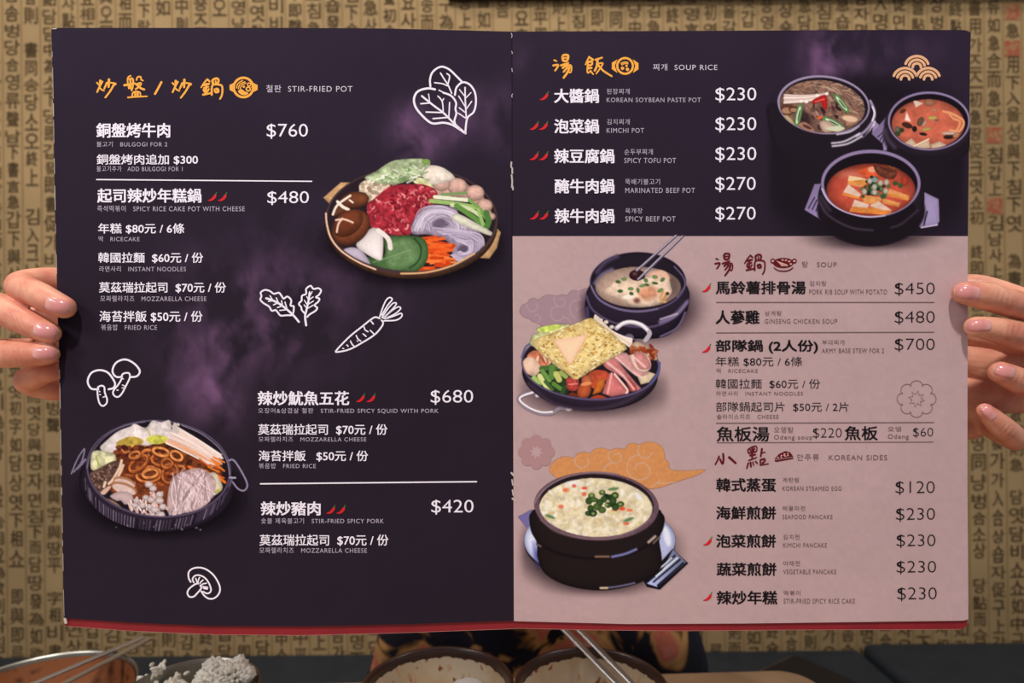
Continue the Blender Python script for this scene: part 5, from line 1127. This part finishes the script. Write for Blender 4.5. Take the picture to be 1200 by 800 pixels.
# fingernails follow the finger they sit on
M_nail = ink_mat('fingernail', False); _b = M_nail.node_tree.nodes['Principled BSDF']; _b.inputs['Roughness'].default_value = .22; _b.inputs['Specular IOR Level'].default_value = .5
def nail(hand_mesh, cu, cv, L, Wd, ang):
    """centre in px, length and width in px, angle of the fingertip direction (degrees, image plane, clockwise)"""
    bvh = BVHTree.FromPolygons([Vector(v) for v in hand_mesh[0]], hand_mesh[1])
    ca, sa = math.cos(math.radians(ang)), math.sin(math.radians(ang))
    n, m = 18, 14; V, C, keep = [], [], {}
    for i in range(n + 1):
        for j in range(m + 1):
            s_, w_ = -1 + 2 * i / n, -1 + 2 * j / m
            q_ = max(0, (abs(s_) - (.1 if s_ < 0 else .35)) / (.9 if s_ < 0 else .65)); wid = Wd / 2 * max(.02, (1 - .06 * s_) * math.sqrt(max(0, 1 - q_ ** 2.6)))
            u = cu + ca * s_ * L / 2 - sa * w_ * wid; v = cv + sa * s_ * L / 2 + ca * w_ * wid
            d = (FW + RX * ((u - 600) / F) + UP * ((400 - v) / F)); dl = d.length
            hit, nr, _, dist = bvh.ray_cast(CAM, d.normalized())
            if hit is None or dist > .66:
                hit = P(cu, cv, .409)
                V.append(None); C.append(None); continue
            e = max(abs(s_) ** 6, abs(w_) ** 6)
            off = .00055 * (1 - e) - .0004 * e + .00025 * (1 - w_ * w_) * (.4 + .6 * max(s_, 0))
            V.append(hit + nr * off)
            mixc = lambda p, q, t: np.array(p) * (1 - t) + np.array(q) * t
            sm = lambda x, lo, hi: min(max((x - lo) / (hi - lo), 0), 1)
            base = mixc((206, 134, 132), (216, 156, 150), sm(-s_, .3, .7))
            base = mixc(base, (220, 192, 158), sm(s_ + .10 * w_ * w_, .80, .88))
            C.append(base)
    Fc = []
    for i in range(n):
        for j in range(m):
            q = (i * (m + 1) + j, i * (m + 1) + j + 1, (i + 1) * (m + 1) + j + 1, (i + 1) * (m + 1) + j)
            if all(V[k] is not None for k in q): Fc.append(q)
    used = sorted({k for f in Fc for k in f}); mp = {k: i for i, k in enumerate(used)}
    col = np.array([list(s2l(C[k])) + [1] for k in used])
    return mk('fingernail', [V[k][:] for k in used], [tuple(mp[k] for k in f) for f in Fc], M_nail, body, smooth=True, colors=col)
for cu, cv, L, Wd, a in ((68.5, 358.5, 34, 19.5, 14), (53.5, 388.5, 32, 19, 16), (52.5, 414, 32, 16.5, 0)): nail(hand_a, cu, cv, L, Wd, a)
for cu, cv, L, Wd, a in ((1134, 342.5, 34, 19, 187), (1147, 381.5, 33, 16, 178), (1177, 434.5, 28, 16.5, 195), (1158, 482.5, 25, 14, 225)): nail(hand_b, cu, cv, L, Wd, a)

# dark dress with peach and gold flowers
def dress_mat():
    m = bpy.data.materials.new('flower print'); t, b = nt(m)
    tc = t.nodes.new('ShaderNodeTexCoord'); n = t.nodes.new('ShaderNodeTexNoise'); n.inputs['Scale'].default_value = 12; n.inputs['Detail'].default_value = 3; n.inputs['Distortion'].default_value = .7
    t.links.new(tc.outputs['Object'], n.inputs['Vector'])
    r = t.nodes.new('ShaderNodeValToRGB'); e = r.color_ramp.elements
    e[0].position = 0; e[0].color = lin((44, 44, 82)); e[1].position = .40; e[1].color = lin((22, 22, 34))
    for p, c in ((.48, (26, 24, 34)), (.505, (140, 98, 54)), (.525, (186, 142, 88)), (.57, (196, 104, 86)), (.64, (220, 158, 132))):
        q = e.new(p); q.color = lin(c)
    t.links.new(n.outputs['Fac'], r.inputs['Fac']); t.links.new(r.outputs['Color'], b.inputs['Base Color']); b.inputs['Roughness'].default_value = .7; b.inputs['Specular IOR Level'].default_value = .2
    return m
M_dress = dress_mat()
def dress():
    t = [tube([(.03, 1.0, .57), (.035, .978, .66), (.035, .958, .745), (.03, .935, .83), (.02, .892, .94), (.02, .87, 1.06)], [.16, .165, .15, .135, .138, .075], 32)]
    for sx, r in ((-1, .085), (1, .095)): t.append(tube([(.03 + sx * .13, .95, .60), (.03 + sx * .145, .905, .70), (.02 + sx * .12, .90, .83)], [r, r, .06], 24))
    t.append(tube([SA, (.02, .868, 1.057), SB], [.066, .085, .066], 20))
    for S, E, W_ in ((SA, EA, WA), (SB, EB, WB)):
        t.append(tube([S, (S + E) / 2, E], [.060, .055, .050], 20)); t.append(tube([E, E.lerp(W_, .4), E.lerp(W_, .8)], [.050, .048, .042], 20))
    for sx in (-1, 1): t.append(tube([(.02 + sx * .09, .975, .55), (.02 + sx * .10, .78, .56), (.02 + sx * .10, .61, .535)], [.108, .096, .08], 22))
    for k in range(9):
        a = -.3 + k * .075; t.append(tube([(.03 + a * .55, .825 + abs(a) * .2, .77), (.03 + a * .7, .815 + abs(a) * .25, .70), (.03 + a * .8, .825 + abs(a) * .3, .62)], [.012, .02, .02], 12))
    return remeshed(t, .006, 5)
dr = mk('dress', *dress(), M_dress, person, smooth=True); dr['label'] = 'dark navy dress with peach and gold flowers'
M_hair = mat('hair', (30, 22, 20), .4, .5, var=.3, vscale=60)
hair = remeshed([tube([(.02, .875, 1.20), (.02, .872, 1.28), (.02, .862, 1.325)], [.07, .086, .076], 24), tube([(.02, .845, 1.345), (.02, .80, 1.335)], [.056, .045], 18)] + [tube([(.02 + sx * .07, .86, 1.29), (.02 + sx * .084, .87, 1.18), (.02 + sx * .085, .87, 1.04)], [.03, .034, .022], 16) for sx in (-1, 1)], .006, 3)
mk('hair', *hair, M_hair, person, smooth=True)
# ------------------------------------------------------------------ the table and what stands on it
TZ = .75
M_table = mat('table wood', (204, 168, 134), .45, .4, var=.06, vscale=14)
M_leg = mat('table leg', (40, 36, 34), .5, .4)
def build_table():
    t = thing('table', (-.3, .4, 0), 'light wooden dining table in front of the bench, with rounded corner', 'table')
    yaw = math.radians(2.1); c = Vector((.352, .7775, 0)); ex = Vector((-math.cos(yaw), -math.sin(yaw), 0)); ey = Vector((math.sin(yaw), -math.cos(yaw), 0))
    L, W_, r = 1.4, .76, .04
    out = []
    for cx, cy, a0 in ((r, r, 180), (L - r, r, 270), (L - r, W_ - r, 0), (r, W_ - r, 90)):
        for k in range(9):
            a = math.radians(a0 + k * 90 / 8); out.append((cx + r * math.cos(a), cy + r * math.sin(a)))
    bm = bmesh.new()
    vs = [bm.verts.new(c + ex * a + ey * b + Vector((0, 0, TZ))) for a, b in out]; f = bm.faces.new(vs)
    e = bmesh.ops.extrude_face_region(bm, geom=[f]); bmesh.ops.translate(bm, verts=[v for v in e['geom'] if isinstance(v, bmesh.types.BMVert)], vec=(0, 0, -.03))
    bmesh.ops.recalc_face_normals(bm, faces=list(bm.faces))
    bmesh.ops.bevel(bm, geom=[q for q in bm.edges if all(abs(v.co.z - TZ) < 1e-5 for v in q.verts)], offset=.003, segments=2, affect='EDGES')
    from_bm('table_top', bm, M_table, t)
    for a in (.35, 1.05):
        p = c + ex * a + ey * .38
        V1 = lathe([(.001, .72), (.09, .72), (.09, .712), (.032, .70), (.03, .06), (.16, .03), (.19, .012), (.19, 0), (.001, 0)], (p.x, p.y, 0), 40)
        mk('leg', *V1, M_leg, t, smooth=True)
build_table()

M_brown = mat('brown glaze', (62, 40, 34), .28, .5, var=.12, vscale=40)
M_glaze = bpy.data.materials.new('stained white glaze')
def glaze():
    t, b = nt(M_glaze); tc = t.nodes.new('ShaderNodeTexCoord')
    def noise(sc, dt, lo, hi, st=(1, 1, 1)):
        mp = t.nodes.new('ShaderNodeMapping'); mp.inputs['Scale'].default_value = st; t.links.new(tc.outputs['Object'], mp.inputs['Vector'])
        n = t.nodes.new('ShaderNodeTexNoise'); n.inputs['Scale'].default_value = sc; n.inputs['Detail'].default_value = dt; t.links.new(mp.outputs['Vector'], n.inputs['Vector'])
        r = t.nodes.new('ShaderNodeMapRange'); r.inputs['From Min'].default_value = lo; r.inputs['From Max'].default_value = hi; t.links.new(n.outputs['Fac'], r.inputs['Value']); return r
    col = None
    prev = lin((222, 206, 180))
    for sc, dt, lo, hi, c, st in ((18, 3, .45, .75, (206, 174, 128), (1, 1, 1)), (52, 3, .61, .70, (196, 122, 52), (1, 1, .5)), (120, 2, .66, .70, (140, 66, 26), (1, 1, .6))):
        n = noise(sc, dt, lo, hi, st); x = t.nodes.new('ShaderNodeMixRGB'); x.inputs['Color2'].default_value = lin(c); t.links.new(n.outputs['Result'], x.inputs['Fac'])
        if col is None: x.inputs['Color1'].default_value = prev
        else: t.links.new(col, x.inputs['Color1'])
        col = x.outputs['Color']
    t.links.new(col, b.inputs['Base Color']); b.inputs['Roughness'].default_value = .3
glaze()
def ceramic(u, v, d, label):
    c = P(u, v, d); c.z = TZ; r = .0735; h = .0725
    t = thing('soup_bowl', c, label, 'bowl', 'used ceramic bowls')
    prof = [(.001, 0), (.034, 0), (.036, .003), (.037, .008), (.052, .018), (.064, .034), (.070, .052), (r - .0005, h - .004), (r, h - .0015), (r - .0012, h), (r - .0035, h), (r - .005, h - .0018), (r - .0058, h - .006), (r - .0064, h - .014), (.060, .036), (.048, .022), (.034, .0125), (.001, .010)]
    mk('body', *lathe(prof, c), M_brown, t, smooth=True)
    R = random.Random(int(u)); ph = [R.uniform(0, 6.28) for _ in range(6)]
    def wob(k, a): return (.0005 * math.sin(9 * a + ph[0]) + .0004 * math.sin(17 * a + ph[1]) + .0006 * math.sin(31 * a + ph[2]) + .0004 * math.sin(61 * a + ph[3])) if k == 0 else 0
    g = [(r - .0066, h - .0095), (r - .0074, h - .0135), (.0592, .0368), (.0475, .0232), (.0335, .0137), (.001, .0112)]
    o = mk('glaze', *lathe(g, c, 192, wob), M_glaze, t, smooth=True); o['label'] = 'white inner glaze spotted with orange broth'
    return c
B1 = ceramic(513, 799, .618, 'brown-rimmed white ceramic bowl with orange stains and a white napkin lump, no chopsticks in it')
B2 = ceramic(692.5, 806, .614, 'brown-rimmed white ceramic bowl with steel chopsticks leaning in it')
M_white = mat('white tissue', (226, 222, 220), .8, .2)
def lump(name, c, r, m, label, cat, seed, sq=(1, 1, .7), amp=.25):
    bm = bmesh.new(); bmesh.ops.create_icosphere(bm, subdivisions=4, radius=1)
    R = np.random.RandomState(seed); dirs = R.randn(14, 3); dirs /= np.linalg.norm(dirs, axis=1)[:, None]; amps = R.uniform(-1, 1, 14)
    for v in bm.verts:
        n = np.array(v.co); k = 1 + amp * sum(a * math.exp(-((n - d) @ (n - d)) * 6) for a, d in zip(amps, dirs)) + .03 * math.sin(9 * n[0] + 7 * n[1]) * math.sin(8 * n[2])
        v.co = Vector(n * k * r * np.array(sq)) + Vector(c)
    return tag(from_bm(name, bm, m, None, c, True), label, cat)
lump('napkin', (B1.x + .0266, B1.y + .032, TZ + .041), .0215, M_white, 'crumpled white paper lump inside the bowl without chopsticks', 'napkin', 3)
lump('egg_scrap', (B2.x + .012, B2.y + .012, TZ + .020), .010, mat('egg yellow', (232, 190, 60), .5, .4), 'small yellow scrap of food left in the bowl with chopsticks', 'food scrap', 5, (1.3, .9, .7))

M_steel = mat('steel', (176, 174, 172), .28, .5, 1.)
M_oldsteel = mat('worn steel', (150, 147, 138), .34, .5, 1., var=.08, vscale=30)
M_sauce = mat('orange soup film', (126, 74, 42), .35, .4, rgb2=(80, 40, 20), vscale=70, lo=.56, hi=.70)
def metal_bowl(u, v, d, r, h, label, film, foot):
    c = P(u, v, d); c.z = TZ
    t = thing('metal_bowl', c, label, 'bowl')
    prof = [(.001, 0), (foot, 0), (foot + .002, .004), (r * .80, h * .28), (r * .94, h * .62), (r - .001, h - .003), (r + .0002, h - .0014), (r, h), (r - .001, h), (r - .0018, h - .003), (r * .94 - .0022, h * .62), (r * .80 - .002, h * .28 + .002), (foot, .004), (.001, .004)]
    mk('body', *lathe(prof, c), M_oldsteel, t, smooth=True)
    if film:
        o = mk('soup_film', *lathe([(r - .0028, h - .005), (r * .94 - .0028, h * .62), (r * .80 - .0028, h * .28 + .003), (foot, .0052), (.001, .0052)], c), M_sauce, t, smooth=True); o['label'] = 'orange-brown soup clinging to the inside'
    return c
MB1 = metal_bowl(35, 812, .602, .088, .072, 'large steel bowl coated orange-brown inside, with chopsticks laid across', True, .045)
MB2 = metal_bowl(222.5, 806, .58, .0595, .088, 'smaller steel bowl with cooked white rice in it', False, .032)

M_chop = mat('chopstick steel', (214, 214, 220), .34, .5, 1.)
def chopstick(a, b, wid, label):
    a, b = Vector(a), Vector(b); d = (b - a).normalized(); L = (b - a).length
    side = d.cross(Vector((0, 0, 1))).normalized(); upv = side.cross(d)
    bm = bmesh.new(); rings = []
    for t_, k in ((0, .55), (.02, .75), (.5, .85), (.97, 1.), (1., .92)):
        p = a + d * L * t_; w_, h_ = wid / 2 * k, .0016 * (.7 + .3 * k)
        rings.append([bm.verts.new(p + side * (w_ * sx) + upv * (h_ * sz)) for sx, sz in ((-1, -.5), (-.7, -1), (.7, -1), (1, -.5), (1, .5), (.7, 1), (-.7, 1), (-1, .5))])
    for q, w2 in zip(rings, rings[1:]):
        for k in range(8): bm.faces.new((q[k], q[(k + 1) % 8], w2[(k + 1) % 8], w2[k]))
    bm.faces.new(rings[0][::-1]); bm.faces.new(rings[-1]); bmesh.ops.recalc_face_normals(bm, faces=list(bm.faces))
    return tag(from_bm('chopstick', bm, M_chop, None, tuple(a)), label, 'chopstick', 'steel chopsticks')
zr = TZ + .072 + .0022
def on_plane(u, v, z):
    d = FW + RX * ((u - 600) / F) + UP * ((400 - v) / F); k = (z - CAMZ) / d.z; return CAM + d * k
def across(u0, v0, u1, v1, label):
    far = on_plane(u1, v1, zr); near = on_plane(u0, v0, zr); dr_ = (near - far).normalized()
    chopstick(far + dr_ * .215, far, .0066, label)
across(42, 800, 168, 746.5, 'upper flat steel chopstick of the two laid across the orange-coated bowl')
across(77, 800, 176, 748, 'lower flat steel chopstick of the two laid across the orange-coated bowl')
zb = TZ + .0725 + .002
for (u0, v0, u1, v1, lb) in ((663, 739, 722, 800, 'steel chopstick in the brown-rimmed bowl, the one on the napkin bowl side'), (680, 739, 740, 800, 'steel chopstick in the brown-rimmed bowl, the one away from the napkin bowl')):
    rim = on_plane(u0 + (758 - v0) / (v1 - v0) * (u1 - u0), 758, zb)
    q = P(u1, v1, rim.y - .052); d_ = (q - rim).normalized()
    chopstick(rim + d_ * .092, rim - d_ * .075, .0082, lb)

M_rice = mat('cooked rice', (236, 230, 218), .45, .4)
def rice():
    R = random.Random(6); VV, FF = [], []
    bm = bmesh.new(); bmesh.ops.create_uvsphere(bm, u_segments=8, v_segments=6, radius=1)
    S = np.array([v.co[:] for v in bm.verts]); bm.verts.index_update(); Fq = [[v.index for v in f.verts] for f in bm.faces]; bm.free()
    def grain(p, k=1.):
        from mathutils import Euler
        M = np.array(Euler((R.uniform(0, 6), R.uniform(0, 6), R.uniform(0, 6))).to_matrix()); A = (S * np.array((.0017, .0017, .0032)) * k) @ M.T + np.array(p)
        o = sum(len(v) for v in VV); VV.append(A); FF.extend([tuple(i + o for i in f) for f in Fq])
    blobs = [((262, 800), .597, .0185), ((250, 782), .600, .0082), ((263, 786), .600, .0078), ((281, 783), .600, .0072), ((280, 774), .600, .0038), ((289, 790), .598, .0062), ((241, 796), .595, .0085), ((236, 803), .592, .008)]
    for (u, v), d, r in blobs:
        c = P(u, v, d)
        for _ in range(int(900 * (r / .0185) ** 2)):
            q = Vector((R.gauss(0, 1), R.gauss(0, 1), R.gauss(0, 1))).normalized() * r * (R.random() ** .25)
            grain(c + q)
    for u, v in ((184, 786), (188, 782), (166, 798), (172, 799), (206, 796), (196, 799), (214, 799), (202, 800), (178, 797)):
        c = P(u, v, .61)
        for _ in range(9): grain(c + Vector((R.gauss(0, .0022), R.gauss(0, .0022), R.gauss(0, .0022))))
    c = Vector((MB2.x, MB2.y, TZ + .062))
    for _ in range(1500):
        a, q = R.uniform(0, 6.28), .044 * math.sqrt(R.random()); grain((c.x + q * math.cos(a), c.y + q * math.sin(a), c.z + R.uniform(-.006, .004)))
    c0 = Vector((MB2.x, MB2.y, TZ + .02))
    o = mk('rice', np.concatenate(VV), FF, M_rice, None, tuple(c0), smooth=True)
    tag(o, 'clump of cooked white rice standing up in the smaller steel bowl', 'rice'); o['kind'] = 'stuff'
rice()

# dark leather case on the bench
M_case = mat('dark leather', (30, 26, 25), .6, .3, bump=.1, bscale=300); M_edge = mat('brown leather edge', (112, 78, 58), .55, .3, var=.15, vscale=50)
def case():
    A = on_plane(889, 785, SEATZ + .016); B = on_plane(931, 765.5, SEATZ + .016); A.z = B.z = SEATZ
    e1 = (B - A); w_ = e1.length; e1.normalize(); e2 = Vector((e1.y, -e1.x, 0))
    t = thing('leather_case', A + e1 * w_ / 2 + e2 * .1, 'dark flat leather case with brown edges lying on the bench past the table corner', 'case')
    def plate(name, z0, z1, ins, m, r=.012):
        out = []
        for cx, cy, a0 in ((ins + r, ins + r, 180), (w_ - ins - r, ins + r, 270), (w_ - ins - r, .21 - ins - r, 0), (ins + r, .21 - ins - r, 90)):
            for k in range(7): a = math.radians(a0 + k * 15); out.append(A + e1 * (cx + r * math.cos(a)) + e2 * (cy + r * math.sin(a)))
        bm = bmesh.new(); f = bm.faces.new([bm.verts.new(p + Vector((0, 0, z0 - SEATZ + SEATZ - p.z))) for p in out])
        e = bmesh.ops.extrude_face_region(bm, geom=[f]); bmesh.ops.translate(bm, verts=[v for v in e['geom'] if isinstance(v, bmesh.types.BMVert)], vec=(0, 0, z1 - z0)); bmesh.ops.recalc_face_normals(bm, faces=list(bm.faces))
        from_bm(name, bm, m, t)
    plate('edge_binding', SEATZ + .0005, SEATZ + .014, 0, M_edge); plate('cover_panel', SEATZ + .014, SEATZ + .016, .0035, M_case, .009)
case()
